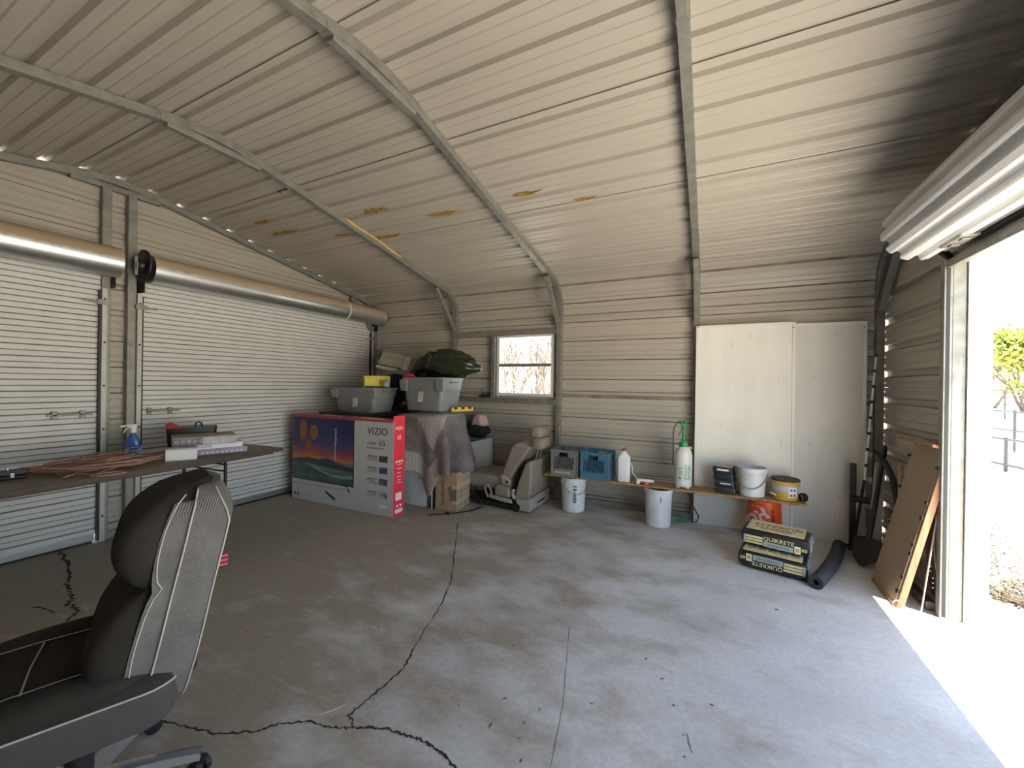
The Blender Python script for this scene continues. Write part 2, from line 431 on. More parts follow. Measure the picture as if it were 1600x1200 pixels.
def closed_door(n, ya, yb, latch_side):
    root = struct('door_%d' % n)
    b = MB(); rows = [[b.av((.012-d, ya-.012, z)), b.av((.012-d, yb+.012, z))] for z, d in curtain_rows(.075, 2.3)]
    cr_ = curtain_rows(.075, 2.3)
    for i, (r0, r1) in enumerate(zip(rows, rows[1:])):
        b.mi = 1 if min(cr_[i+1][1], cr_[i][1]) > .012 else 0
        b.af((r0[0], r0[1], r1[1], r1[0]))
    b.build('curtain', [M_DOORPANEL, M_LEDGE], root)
    b = MB(); b.box(-.01, .022, ya+.02, yb-.02, .018, .078); b.build('bottom_bar', M_GALVBRIGHT, root, bevel=.004)
    b = MB(); b.box(-.012, .012, ya+.03, yb-.03, .0, .02); b.build('rubber_seal', M_BLACK, root)
    for y, s in ((ya, 1), (yb, -1)):
        b = MB(); b.box(.0, .055, y-.035*s if s > 0 else y-.0, y+.0 if s > 0 else y+.035, 0, 2.16)
        gd = b.build('guide', M_GUIDE, root, bevel=.003)
        b = MB(); b.box(.018, .045, min(y, y+.012*s), max(y, y+.012*s), .02, 2.14); b.build('guide_slot', M_BLACK, gd)
        for k in range(6):
            b = MB(); b.T = Matrix.Translation((.055, y-.018*s, .22+k*.37)) @ Matrix.Rotation(PI/2, 4, 'Y')
            b.lathe([(.0075, -.001), (.0075, .003), (.004, .006)], 10); b.build('bolt', M_DARK, gd)
        b = MB(); b.box(.05, .065, y-.05*s if s > 0 else y-.03, y+.03 if s > 0 else y+.05, 2.02, 2.06); b.box(.05, .062, min(y, y+.11*s), max(y, y+.11*s), 2.03, 2.045); b.build('stop_clip', M_GALV, gd)
    # galvanized barrel cover with its end plates
    y0, y1 = ya-.0, yb+.06
    dr = MB(); c = (.17, 0, 2.372); rad = .125; n_ = 40
    ring = lambda y: [(c[0]+rad*math.cos(2*PI*k/n_), y, c[2]+rad*math.sin(2*PI*k/n_)) for k in range(n_)]
    dr.loft([ring(y0), ring(y1)]); d_ = dr.build('barrel', M_DRUM, root, smooth=True)
    jy = y0+(y1-y0)*.76
    if n == 2:
        b = MB(); ring2 = lambda y, r: [(c[0]+r*math.cos(2*PI*k/n_), y, c[2]+r*math.sin(2*PI*k/n_)) for k in range(n_)]
        b.loft([ring2(jy-.012, rad+.001), ring2(jy-.010, rad+.005), ring2(jy+.010, rad+.005), ring2(jy+.012, rad+.001)]); b.build('band', mat('band_cream', (.62, .58, .48), .5), d_, smooth=True)
    for y, s in ((y0, -1), (y1, 1)):
        b = MB(); b.box(-.03, .10, min(y, y+.012*s), max(y, y+.012*s), 2.17, 2.46); b.build('end_bracket', M_DARK, root, bevel=.003)
    if n == 2:
        b = MB(); b.T = Matrix.Translation((c[0], y0-.045, c[2]+.02)) @ Matrix.Rotation(PI/2, 4, 'X')
        b.lathe([(.02, -.012), (.135, -.010), (.142, -.006), (.142, .006), (.135, .010), (.06, .012), (.055, .04), (.0, .042)], 32, cap=False); wq = b.build('chain_wheel', M_BLACK, root, smooth=True)
        b = MB(); b.box(c[0]-.01, c[0]+.012, y0-.105, y0-.085, c[2]-.07, c[2]+.09); b.box(c[0]-.03, c[0]+.03, y0-.10, y0-.088, c[2]-.02, c[2]+.04); b.build('axle_clamp', M_GALV, wq)
    # slide latch and its plates
    yy = yb-.10 if latch_side > 0 else ya+.05
    b = MB(); b.box(.014, .03, yy-.20*(latch_side > 0), yy+.20*(latch_side < 0)+.06, 1.085, 1.10)
    for q in (0, .16):
        yc = yy-q if latch_side > 0 else yy+q+.02
        b.box(.014, .03, yc-.016, yc+.016, 1.06, 1.125)
    b.build('slide_latch', M_GALV, root, bevel=.003)
    return root
closed_door(1, OPEN_A[0][0], OPEN_A[0][1], 1)
closed_door(2, OPEN_A[1][0], OPEN_A[1][1], -1)
# posts between and beside the doors, header rail
for k, y in enumerate((-3.125, -2.955, -.098, -5.99)):
    b = MB(); zt = 3.07 if k < 2 else 2.25
    b.box(-.03, .03, y-.03, y+.03, 0, zt); o = b.build('trim_%d' % (6+k), M_GALV, bevel=.004); o['kind'] = 'structure'
b = MB(); b.box(-.03, .0, -3.09, -2.99, 0, .06); o = b.build('trim_10', M_GALV); o['kind'] = 'structure'

# ------------------------------------------------------------------ open roll-up door of the right end wall
root = struct('door_3')
ya, yb = OPEN_C[0]
def coil_rings(y):
    out = []; c = (5.865, 2.415); n_ = 12
    for k in range(n_):
        for t, d in ((.0, 0), (.10, .004), (.40, .004), (.50, 0), (.58, -.024), (.66, -.028), (.84, -.028), (.92, -.024)):
            a = 2*PI*(k+t)/n_; r = .193+d+.0*a; out.append((c[0]+r*math.cos(a), y, c[1]+r*math.sin(a)))
    return out
b = MB(); b.loft([coil_rings(yb+.05), coil_rings(ya-.05)]); b.build('curtain_coil', M_DOORPANEL, root)
b = MB(); b.box(5.86, 5.94, -1.72, -1.5, 2.214, 2.232); b.box(5.88, 5.92, -1.69, -1.65, 2.205, 2.216); b.box(5.88, 5.92, -1.58, -1.54, 2.205, 2.216); b.build('lift_handle', M_GALV, root, bevel=.004)
b = MB(); b.box(LX-.065, LX-.005, ya-.06, yb+.06, DZ-.005, DZ+.055); b.build('header', M_GALV, root, bevel=.004)
b = MB(); b.box(LX-.10, LX-.07, ya+.02, yb-.02, DZ-.03, DZ+.01); b.box(LX-.085, LX-.068, ya+.0, yb+.03, DZ+.015, DZ+.028); b.build('bottom_bar', M_GALV, root, bevel=.003)
for y, s in ((yb, 1), (ya, -1)):
    b = MB(); b.box(LX-.065, LX-.002, min(y, y+.06*s), max(y, y+.06*s), 0, 2.24); b.build('jamb_post', M_GALV, root, bevel=.004)
    b = MB(); b.box(LX-.105, LX-.066, min(y-.005*s, y+.045*s), max(y-.005*s, y+.045*s), 0, 2.19); g_ = b.build('guide', M_GALV, root, bevel=.003)
    b = MB(); b.box(LX-.095, LX-.078, min(y-.007*s, y+.01*s), max(y-.007*s, y+.01*s), 0.01, 2.17); b.build('guide_slot', M_BLACK, g_)
    b = MB(); b.box(LX+.0, LX+.105, min(y-.012*s, y+.004*s), max(y-.012*s, y+.004*s), -.03, DZ+.02); jt = b.build('jamb_trim', mat('cream_trim', (.80, .77, .66), .45), root, bevel=.002)
    for z in (.36, 1.09, 1.92):
        bo = MB(); bo.T = Matrix.Translation((LX+.04, y-.012*s, z)) @ Matrix.Rotation(PI/2*s, 4, 'X')
        bo.lathe([(.012, -.001), (.012, .002), (.007, .003), (.007, .008)], 10); bo.build('bolt', M_GALVBRIGHT, jt)
    b = MB(); b.bar([(5.95, y+.02*s, 2.26), (LX-.03, y+.02*s, 2.17)], .03, .03); b.box(5.86, LX-.03, y+.03*s-.006, y+.03*s+.006, 2.36, 2.46); b.build('bracket', M_DARK, root)
b = MB(); b.box(LX+.0, LX+.105, ya-.01, yb+.01, DZ, DZ+.05); b.build('head_trim', mat('cream_trim_head', (.80, .77, .66), .45), root)

# ------------------------------------------------------------------ window in the back wall
root = struct('window_1')
xa, xb_, za, zb_ = WIN
b = MB(); b.box(1.55, 3.0, -.064, -.004, 2.012, 2.075); b.build('header', M_GALV, root, bevel=.004)
b = MB(); b.box(1.55, 3.0, -.064, -.004, 1.145, 1.208); b.build('sill_rail', M_GALV, root, bevel=.004)
b = MB(); b.box(2.095, 2.155, -.064, -.004, 1.208, 2.012); b.build('stud', M_GALV, root, bevel=.004)
M_ALU = mat('white_window_frame', (.62, .62, .60), .4)
for nm, q in (('frame_jamb', (xa-.01, xa+.03, za, zb_)), ('frame_jamb', (xb_-.02, xb_+.01, za, zb_)), ('frame_head', (xa+.03, xb_-.02, zb_-.03, zb_)), ('frame_sill', (xa+.03, xb_-.02, za, za+.035)), ('meeting_rail', (xa+.03, xb_-.02, 1.615, 1.655))):
    b = MB(); b.box(q[0], q[1], -.03, .035, q[2], q[3]); b.build(nm, M_ALU if nm != 'meeting_rail' else M_GALV, root, bevel=.003)
for z0, z1, y in ((za+.035, 1.615, .004), (1.655, zb_-.03, .02)):
    b = MB(); b.box(xa+.03, xb_-.02, y, y+.003, z0, z1); b.build('pane', M_GLASS, root)
# ------------------------------------------------------------------ things: shape helpers
def rrect(w, d, r, n=4, cx=0, cy=0):
    pts = []
    for sx, sy, a0 in ((1, 1, 0), (-1, 1, PI/2), (-1, -1, PI), (1, -1, 3*PI/2)):
        for k in range(n+1):
            a = a0+PI/2*k/n; pts.append((cx+sx*(w/2-r)+r*math.cos(a), cy+sy*(d/2-r)+r*math.sin(a)))
    return pts
def ring3(p2, z): return [(x, y, z) for x, y in p2]
def rod(b, p0, p1, r, n=10): b.tube([p0, p1], r, n); return b
def blob(name, m, parent, c, rad, seed=1, amp=.25, freq=3.0, sub=4, floor_z=None, loc=None, wr=0.0, wf=14):
    """lumpy closed bag or cloth bundle"""
    from mathutils import noise
    bm = bmesh.new(); bmesh.ops.create_icosphere(bm, subdivisions=sub, radius=1)
    off = Vector((seed*7.3, seed*3.1, seed*1.7))
    for v in bm.verts:
        d = v.co.copy(); k = 1+amp*noise.noise(d*freq*.5+off)+amp*.5*noise.noise(d*freq*1.2+off)
        if wr: k += wr*abs(noise.noise(Vector((d.x*wf*.5, d.y*wf*.5, d.z*wf))+off))
        v.co = Vector((c[0]+d.x*rad[0]*k, c[1]+d.y*rad[1]*k, c[2]+d.z*rad[2]*k))
        if floor_z is not None and v.co.z < floor_z: v.co.z = floor_z
    for f in bm.faces: f.smooth = True
    me = bpy.data.meshes.new(name); bm.to_mesh(me); bm.free(); me.materials.append(m)
    o = bpy.data.objects.new(name, me); link(o, parent)
    if loc: o.location = loc
    return o

# ------------------------------------------------------------------ office chair
def fabric(name, c0, c1, scale=260, ang=.6, rough=.95, bump=.5):
    m = bpy.data.materials.new(name); m.use_nodes = True
    n = m.node_tree.nodes; l = m.node_tree.links; b = n['Principled BSDF']; b.inputs['Roughness'].default_value = rough; b.inputs['Specular IOR Level'].default_value = .15
    tc = n.new('ShaderNodeTexCoord'); mp = n.new('ShaderNodeMapping'); mp.inputs['Rotation'].default_value = (ang, .3, ang); l.new(tc.outputs['Object'], mp.inputs[0])
    w_ = n.new('ShaderNodeTexWave'); w_.inputs['Scale'].default_value = scale/6.28; w_.inputs['Distortion'].default_value = 1.2; w_.inputs['Detail'].default_value = 2; w_.inputs['Detail Scale'].default_value = 3; l.new(mp.outputs[0], w_.inputs['Vector'])
    nz = n.new('ShaderNodeTexNoise'); nz.inputs['Scale'].default_value = 9; nz.inputs['Detail'].default_value = 6; l.new(tc.outputs['Object'], nz.inputs['Vector'])
    mu = n.new('ShaderNodeMath'); mu.operation = 'MULTIPLY_ADD'; l.new(nz.outputs[0], mu.inputs[0]); mu.inputs[1].default_value = .45; 
    mu2 = n.new('ShaderNodeMath'); mu2.operation = 'MULTIPLY'; l.new(w_.outputs['Fac'], mu2.inputs[0]); mu2.inputs[1].default_value = .62; l.new(mu2.outputs[0], mu.inputs[2])
    rp = n.new('ShaderNodeValToRGB'); rp.color_ramp.elements[0].position = .2; rp.color_ramp.elements[1].position = .85; rp.color_ramp.elements[0].color = c0+(1,); rp.color_ramp.elements[1].color = c1+(1,)
    l.new(mu.outputs[0], rp.inputs[0]); l.new(rp.outputs[0], b.inputs['Base Color'])
    bp = n.new('ShaderNodeBump'); bp.inputs['Strength'].default_value = bump; bp.inputs['Distance'].default_value = .002; l.new(w_.outputs['Fac'], bp.inputs['Height']); l.new(bp.outputs[0], b.inputs['Normal'])
    return m
M_CHAIRD = mat('dark_grey_upholstery', (.036, .032, .027), .95, var=.3, scale=7, bump=.25, bscale=260, spec=.15)
M_CHAIRL = fabric('grey_ribbed_upholstery', (.07, .066, .061), (.24, .23, .215), 760, .75)
M_CHAIRM = fabric('charcoal_seat_band', (.045, .042, .038), (.11, .105, .098), 760, .75)
M_PIPING = mat('pale_piping', (.42, .40, .35), .8)
M_ALUM = mat('brushed_aluminium', (.55, .56, .57), .35, .8)

ch = thing('office_chair', 'dark grey upholstered swivel office chair with pale piping in the foreground', 'chair', (2.885, -4.125, -.0), R(-23))
def yb_(z): z = z*1.0; return .235+.20*(z-.40)+.05*max(0, z-.95)         # rear line of the backrest
BW = [(.355, .30), (.37, .37), (.43, .44), (.53, .49), (.63, .50), (.71, .48), (.80, .49), (.89, .50), (.96, .47), (1.01, .40), (1.04, .27)]
def bw(z):
    for (a, wa), (c, wc) in zip(BW, BW[1:]):
        if a <= z <= c: return wa+(wc-wa)*(z-a)/(c-a)
    return BW[0][1] if z < BW[0][0] else BW[-1][1]
def shell_ring(z, thick, y0, wid, bow=.05):
    pts = []; n = 14
    for k in range(n+1):
        t = -1+2*k/n; pts.append((wid/2*t, y0+thick-bow*t*t*.6, z))
    for k in range(n+1):
        t = 1-2*k/n; pts.append((wid/2*t, y0-bow*t*t, z))
    return pts
b = MB(); rings = []
for i in range(22):
    z = .355+(1.035-.355)*i/21; th = .085 if i not in (0, 21) else .06
    if z > .95: th = .085-.06*(z-.95)/.085
    rings.append(shell_ring(z, th, yb_(z)-.035, bw(z)))
b.loft(rings); sh = b.build('back_shell', M_CHAIRL, ch, smooth=True, angle=60)
b = MB(); rings = []
for i in range(20):
    z = .40+(1.0-.40)*i/19; wv_ = .5*math.sin(PI*min(1, max(0, (z-.40)/.35)))**.5 if z < .75 else .5*math.sin(PI*min(1, (z-.75)/.26))**.5
    th = .035+.035*wv_; rings.append(shell_ring(z, th, yb_(z)-.045-th, bw(z)-.006))
b.loft(rings); b.build('side_gusset', M_CHAIRL, ch, smooth=True, angle=60)
# piping down both edges of the shell and across its bottom
for sgn in (1, -1):
    for dy in (-.0825, .020):
        b = MB(); pts = []
        for i in range(22):
            z = .36+(1.03-.36)*i/21; w_ = bw(z); pts.append((sgn*(w_/2+.001), yb_(z)+(dy if dy < 0 or z < .95 else dy-.06*(z-.95)/.085*.9-.004), z))
        b.tube(pts, .0028, 6); b.build('piping', M_PIPING, sh, smooth=True)
def pad(name, z0, z1, thick, inset, mat_, dome=.5, yoff=0.0, n=16):
    """puffy back cushion in front of the shell"""
    b = MB(); rings = []
    for i in range(n+1):
        t = i/n; z = z0+(z1-z0)*t; e = math.sin(PI*min(1, max(0, t)))**.45 if 0 < t < 1 else .0
        w_ = (min(bw(z), .5)-inset)*(.75+.25*e); pts = []
        yb = yb_(z)-.05+yoff; th = thick*e+.004
        m_ = 22
        for k in range(m_):
            a = 2*PI*k/m_; ca, sa = math.cos(a), math.sin(a)
            ex = lambda v, p: math.copysign(abs(v)**p, v)
            pts.append((w_/2*ex(ca, .45), yb-.04-th*.45+th*.62*ex(sa, .8)-.045*(w_/2*ca/.25)**2*.8, z))
        rings.append(pts)
    b.loft(rings); return b.build(name, mat_, ch, smooth=True, angle=80)
pad('head_cushion', .725, 1.055, .185, .006, M_CHAIRD, yoff=.035)
pad('lumbar_cushion', .40, .775, .175, .006, M_CHAIRD, yoff=.027)
for sgn in (1, -1):
    pts = []
    for z0, z1, th in ((.43, .755, .10), (.755, 1.02, .11)):
        b = MB(); pts = []
        for i in range(13):
            t = i/12; z = z0+(z1-z0)*t; e = math.sin(PI*t)**.5 if 0 < t < 1 else 0
            pts.append((sgn*(bw(z)/2-.002), yb_(z)-.112-th*.27*e, z))
        b.tube(pts, .002, 6); b.build('seam_piping', M_PIPING, ch, smooth=True)
tg = MB(); tg.box(.2375, .2405, yb_(.80)-.002, yb_(.80)+.050, .775, .83); tgo = tg.build('brand_tag', mat('tag_black', (.03, .02, .02), .7), ch)
M_TAGR = mat('tag_red', (.55, .05, .07), .7)
for q_ in range(3): b = MB(); b.box(.2404, .2412, yb_(.80)+.012, yb_(.80)+.044, .783+.014*q_, .790+.014*q_); b.build('tag_print', M_TAGR, tgo)
# seat
b = MB(); rings = []
for z, gw in ((.335, .46), (.345, .50), (.40, .525), (.462, .53)): rings.append(ring3(rrect(gw, gw+.03, .09, 6, 0, -.035), z))
b.loft(rings); se = b.build('seat_band', M_CHAIRM, ch, smooth=True, angle=50)
b = MB(); pts = ring3(rrect(.532, .562, .09, 6, 0, -.035), .464); b.tube(pts+[pts[0]], .003, 6); b.build('piping', M_PIPING, se, smooth=True)
b = MB(); rings = []
for z, gw, dz in ((.462, .53, 0), (.482, .528, 0), (.498, .50, 0), (.508, .44, 0), (.511, .30, 0)): rings.append(ring3(rrect(gw, gw+.03, min(.09, gw*.25), 6, 0, -.035), z))
b.loft(rings); b.build('seat_cushion', M_CHAIRD, ch, smooth=True, angle=80)
for sgn in (1, -1):
    b = MB(); rings = []
    for i in range(15):
        t = i/14; y = .20-.50*t; e = (math.sin(PI*t)**.4 if 0 < t < 1 else 0); r1, r2 = .062*e+.002, .048*e+.002
        rings.append([(sgn*.205+r1*math.cos(2*PI*k/14), y, .482+r2*math.sin(2*PI*k/14)*1.0+.012*(1-t)) for k in range(14)])
    b.loft(rings); bo = b.build('seat_bolster', M_CHAIRD, ch, smooth=True, angle=80)
    b = MB(); b.tube([(sgn*.150, .14, .523), (sgn*.146, 0, .523), (sgn*.15, -.12, .521), (sgn*.155, -.24, .512)], .0018, 6); b.build('seat_seam', M_PIPING, bo)
b = MB(); b.tube([(-.15, -.10, .515), (0, -.105, .516), (.15, -.10, .515)], .0025, 6); b.build('seat_seam', M_PIPING, ch)
# mechanism, column, star base, casters
b = MB(); b.box(-.09, .09, -.14, .12, .30, .338); b.box(-.03, .03, .05, .27, .31, .335); b.bar([(0, .25, .325), (0, .285, .36), (0, .29, .46)], .07, .012, up=(0, 1, 0)); b.build('tilt_mechanism', M_BLACK, ch, bevel=.006)
b = MB(); b.lathe([(.03, .10), (.034, .12), (.034, .22), (.026, .225), (.026, .27), (.045, .28), (.045, .31)], 20); b.build('gas_column', M_BLACK, ch, smooth=True)
b = MB(); b.lathe([(.055, .075), (.06, .09), (.058, .125), (.035, .135)], 20); b.build('base_hub', M_ALUM, ch, smooth=True)
M_ARMTOP = mat('arm_top_grey', (.11, .11, .11), .6)
for k in range(5):
    a = R(72*k+75.0); ca, sa = math.cos(a), math.sin(a)
    b = MB(); q = Vector((-sa, ca, 0)); d = Vector((ca, sa, 0)); rings = []
    for t, w_, z, h in ((.04, .030, .115, .030), (.16, .026, .110, .028), (.27, .023, .095, .024), (.315, .020, .085, .022)):
        c = d*t; rings.append([c-q*w_+Vector((0, 0, z-h)), c+q*w_+Vector((0, 0, z-h)), c+q*w_*.8+Vector((0, 0, z)), c+Vector((0, 0, z+.006)), c-q*w_*.8+Vector((0, 0, z))])
    b.loft(rings); ar = b.build('base_arm', M_ALUM, ch, smooth=True, angle=40)
    b = MB(); rings = []
    for t, w_, z in ((.19, .014, .1135), (.27, .017, .102), (.318, .016, .093)):
        c = d*t; rings.append([c-q*w_+Vector((0, 0, z-.006)), c+q*w_+Vector((0, 0, z-.006)), c+Vector((0, 0, z+.003))])
    b.loft(rings); b.build('arm_cap', M_ARMTOP, ar, smooth=True)
    c = d*.31
    b = MB(); b.lathe([(.008, .05), (.008, .085)], 10, (c.x, c.y, 0)); 
    for s_ in (-.016, .016):
        b.T = Matrix.Translation((c.x+s_*math.cos(a+.9), c.y+s_*math.sin(a+.9), .0285)) @ Matrix.Rotation(a+.9, 4, 'Z') @ Matrix.Rotation(PI/2, 4, 'Y')
        b.lathe([(.018, -.011), (.028, -.009), (.0285, 0), (.028, .009), (.018, .011)], 18)
    b.T = Matrix.Identity(4); b.cbox((c.x, c.y, .046), (.03, .03, .02)); b.build('caster', M_BLACK, ar, smooth=True, angle=40)

# ------------------------------------------------------------------ folding table and what lies on it
M_TABLE = mat('brown_table_laminate', (.155, .118, .082), .55, var=.15, scale=10)
M_TEDGE = mat('table_edge', (.075, .055, .042), .6)
tb = thing('folding_table', 'long brown folding table along the closed roll-up doors', 'table', (.68, -3.40, 0), R(4.0))
b = MB(); b.box(-.38, .38, -1.22, 1.22, .722, .745); b.build('table_top', M_TABLE, tb, bevel=.004)
b = MB()
for q in ((-.383, -.375, -1.222, 1.222), (.375, .383, -1.222, 1.222), (-.375, .375, -1.222, -1.214), (-.375, .375, 1.214, 1.222)): b.box(*q, .712, .744)
b.build('edge_band', M_TEDGE, tb, bevel=.002)
b = MB(); b.box(-.34, -.32, -1.15, 1.15, .692, .722); b.box(.32, .34, -1.15, 1.15, .692, .722); b.build('apron_rail', M_TEDGE, tb)
for ye in (-.92, .74):
    for x in (-.29, .29):
        b = MB(); b.tube([(x, ye, .0), (x, ye, .715)], .0125, 10); b.lathe([(.016, 0), (.016, .025)], 10, (x, ye, 0)); b.build('leg', M_DARK, tb, smooth=True)
    for zc in (.16, .66): b = MB(); b.tube([(-.29, ye, zc), (.29, ye, zc)], .009, 8); b.build('cross_bar', M_DARK, tb, smooth=True)
    s = -1 if ye > 0 else 1
    b = MB(); b.bar([(0, ye, .60), (0, ye+s*.32, .70)], .02, .006); b.tube([(-.29, ye, .60), (.29, ye, .60)], .007, 8); b.build('brace', M_DARK, tb)
TZ = .7462
def on_table(px, py): x, y = fl(px, py, TZ); return (x, y, TZ)
# orange extension cord in an untidy coil
M_CORD = mat('faded_orange_cord', (.40, .215, .15), .6, var=.25, scale=20)
random.seed(11)
pts = []; c0 = Vector(on_table(146, 731)); dirv = Vector((.16, .98, 0)).normalized(); prp = Vector((.98, -.16, 0))
loops = 9
for i in range(loops*22):
    t = i/22; a = 2*PI*t; k = int(t)
    random.seed(100+k); ra = .30*random.uniform(.35, 1.2); rb = .22*random.uniform(.4, 1.15); ox = random.uniform(-.10, .10); oy = random.uniform(-.06, .05)
    random.seed(101+k); f = t-k; ra = ra*(1-f)+.30*random.uniform(.35, 1.2)*f; rb = rb*(1-f)+.22*random.uniform(.4, 1.15)*f; ox = ox*(1-f)+random.uniform(-.10, .10)*f; oy = oy*(1-f)+random.uniform(-.06, .05)*f
    w1 = .012*math.sin(5.3*a+k)
    p_ = c0+dirv*(ox+(ra+w1)*math.cos(a))+prp*(oy+(rb+w1)*math.sin(a))
    p_.z = TZ+.007+.004*t+(.004+.022*(k/loops))*(1+math.sin((1+k % 2)*a+k*1.7))
    pts.append(p_)
e = pts[-1]
for q in ((215, 720), (226, 719), (234, 719)): pts.append(Vector(on_table(*q))+Vector((0, 0, .009)))
st = pts[0]; pre = []
for q in ((60, 740), (75, 741), (85, 741), (100, 748)): pre.append(Vector(on_table(*q))+Vector((0, 0, .0075)))
lp = [Vector(on_table(*q))+Vector((0, 0, .016)) for q in ((118, 744), (150, 746))]
cl = Vector(on_table(170, 744)); 
for k in range(15):
    a = 2*PI*k/14-2.4; lp.append(cl+dirv*.085*math.cos(a)+prp*.055*math.sin(a)+Vector((0, 0, .016)))
b = MB(); b.tube(pre+lp+pts, .0056, 6); co = b.build('extension_cord', M_CORD, None, smooth=True)
tag(co, 'faded orange extension cord coiled untidily on the brown folding table', 'cord')
# spray bottle
sp = thing('spray_bottle', 'blue trigger spray bottle with white nozzle standing behind the coiled cord', 'bottle', (.40, -3.072, TZ), R(66))
M_BLUEB = mat('translucent_blue', (.03, .10, .36), .2); M_LBL = mat('pale_blue_label', (.42, .55, .72), .5, var=.35, scale=14, col2=(.16, .30, .60)); M_NAVY = mat('navy_print', (.015, .03, .16), .5)
def oval(w, d, n=20): return [(w/2*math.copysign(abs(math.cos(2*PI*k/n))**.7, math.cos(2*PI*k/n)), d/2*math.copysign(abs(math.sin(2*PI*k/n))**.7, math.sin(2*PI*k/n))) for k in range(n)]
b = MB(); b.loft([ring3(oval(w_, d_), z) for w_, d_, z in ((.092, .052, 0), (.102, .06, .006), (.104, .062, .05), (.104, .062, .09), (.094, .058, .118), (.068, .048, .15), (.045, .040, .175), (.034, .034, .19), (.032, .032, .205))]); b.build('bottle', M_BLUEB, sp, smooth=True)
b = MB(); b.loft([ring3(oval(.1055, .0635), .012), ring3(oval(.1055, .0635), .088)], cap=False); lb = b.build('label', M_LBL, sp, smooth=True)
b = MB(); b.T = Matrix.Translation((0, -.0325, .082)); b.loft([[(.045*math.cos(a), dy, .019*math.sin(a)) for a in [2*PI*k/24 for k in range(24)]] for dy in (.004, -.0015)]); b.build('logo_oval', M_NAVY, lb)
text('logo_text', 'CLOROX', .017, M_WHITE, lb, (0, -.0345, .076), (PI/2, 0, 0), align='CENTER')
for q_, w_ in enumerate((.06, .05, .064)): b = MB(); b.box(-w_/2, w_/2, -.0335, -.031, .05-.011*q_, .055-.011*q_); b.build('fine_print', M_NAVY, lb)
b = MB(); b.lathe([(.019, .20), (.019, .222), (.016, .226)], 16); b.loft([ring3(rrect(.034, .026, .008, 3), .224), ring3(rrect(.04, .028, .008, 3), .24), [(x-.012, y, .262) for x, y in rrect(.075, .026, .008, 3)], [(x-.014, y, .27) for x, y in rrect(.06, .022, .008, 3)]]); tr = b.build('trigger_head', M_WHITE, sp, smooth=True)
b = MB(); b.cbox((-.062, 0, .256), (.03, .018, .018)); b.build('nozzle', M_WHITE, tr, bevel=.003)
b = MB(); b.bar([(-.03, 0, .245), (-.05, 0, .225), (-.058, 0, .20)], .012, .008, up=(1, 0, 0)); b.build('trigger', M_WHITE, tr, bevel=.002)
# boxes on the table
def carton(name, label, cat, loc, rz, d, m, group=None, bevel=.002):
    t = thing(name, label, cat, loc, rz, group); b = MB(); b.box(-d[0]/2, d[0]/2, -d[1]/2, d[1]/2, 0, d[2]); b.build('body', m, t, bevel=bevel); return t
x, y, z = on_table(288, 716)
t = carton('white_carton', 'small white carton in front of the stacked boxes on the table', 'box', (.855, -2.935, TZ), R(62), (.195, .12, .095), mat('white_card', (.74, .74, .72), .6))
b = MB(); b.box(-.0978, .0978, -.0605, .0605, .082, .0955); b.build('lid', mat('grey_card_lid', (.50, .50, .49), .6), t, bevel=.002)
b = MB(); b.T = Matrix.Translation((-.0977, 0, .045)) @ Matrix.Rotation(-PI/2, 4, 'Y'); b.lathe([(.001, 0), (.026, 0), (.026, .0012), (.018, .0012), (.018, .0006), (.001, .0006)], 20); b.build('round_mark', mat('grey_print', (.2, .2, .2), .7), t)
M_PURP = mat('grey_purple_card', (.30, .27, .36), .6, var=.25, scale=9); M_GBOX = mat('grey_box_print', (.17, .16, .165), .6, var=.3, scale=12); M_TAN = mat('dusty_tan_lid', (.35, .30, .21), .75, var=.2, scale=8)
t = carton('purple_carton', 'flat grey-purple carton at the bottom of the table stack', 'box', (.735, -2.60, TZ), R(73), (.38, .26, .05), M_PURP)
for k in range(9):
    b = MB(); b.box(-.15+k*.035, -.128+k*.035, -.1313, -.1303, .014, .026); b.build('print_mark', mat('pale_print', (.62, .6, .68), .6) if k == 0 else bpy.data.materials['pale_print'], t)
t = carton('white_flat_carton', 'flat white carton in the middle of the table stack', 'box', (.72, -2.615, TZ+.0505), R(73), (.35, .25, .045), mat('white_card_gloss', (.72, .71, .70), .5))
b = MB(); b.box(-.15, -.05, -.1263, -.1253, .012, .034); b.build('print_mark', mat('lilac_print', (.46, .44, .60), .6), t)
t = carton('grey_carton', 'wide grey carton with tan lid on top of the table stack', 'box', (.72, -2.71, TZ+.0960), R(68), (.44, .28, .068), M_GBOX)
b = MB(); b.box(-.2205, .2205, -.1405, .1405, .062, .0685); b.build('lid', M_TAN, t)
b = MB(); b.box(-.02, .2208, -.1408, -.139, .004, .062); b.build('pale_side', mat('pale_lilac_card', (.46, .44, .47), .6, var=.3, scale=18), t)
for k in range(5):
    b = MB(); b.T = Matrix.Translation((-.19+k*.04, -.1405, .034)) @ Matrix.Rotation(PI/2, 4, 'X'); b.lathe([(.009, 0), (.012, 0), (.012, .001), (.009, .001)], 14, cap=False); b.build('ring_mark', bpy.data.materials['pale_print'], t)
bagt = thing('black_tote_bag', 'black tote bag with a red corner behind the stacked cartons', 'bag', (.42, -2.66, TZ), R(66))
b = MB(); rings = []
for z, w_, d_ in ((0, .33, .14), (.10, .35, .15), (.19, .36, .15), (.215, .37, .14)): rings.append(ring3(rrect(w_, d_, .03, 3), z))
b.loft(rings); b.build('body', M_BLACK, bagt, smooth=True)
b = MB(); b.poly([(-.18, -.076, .21), (-.06, -.076, .215), (-.15, -.06, .265), (-.185, -.05, .25)]); b.poly([(-.18, -.07, .21), (-.185, -.05, .25), (-.15, -.06, .265), (-.06, -.07, .215)]); b.build('red_corner', mat('red_fabric', (.42, .02, .03), .7), bagt)
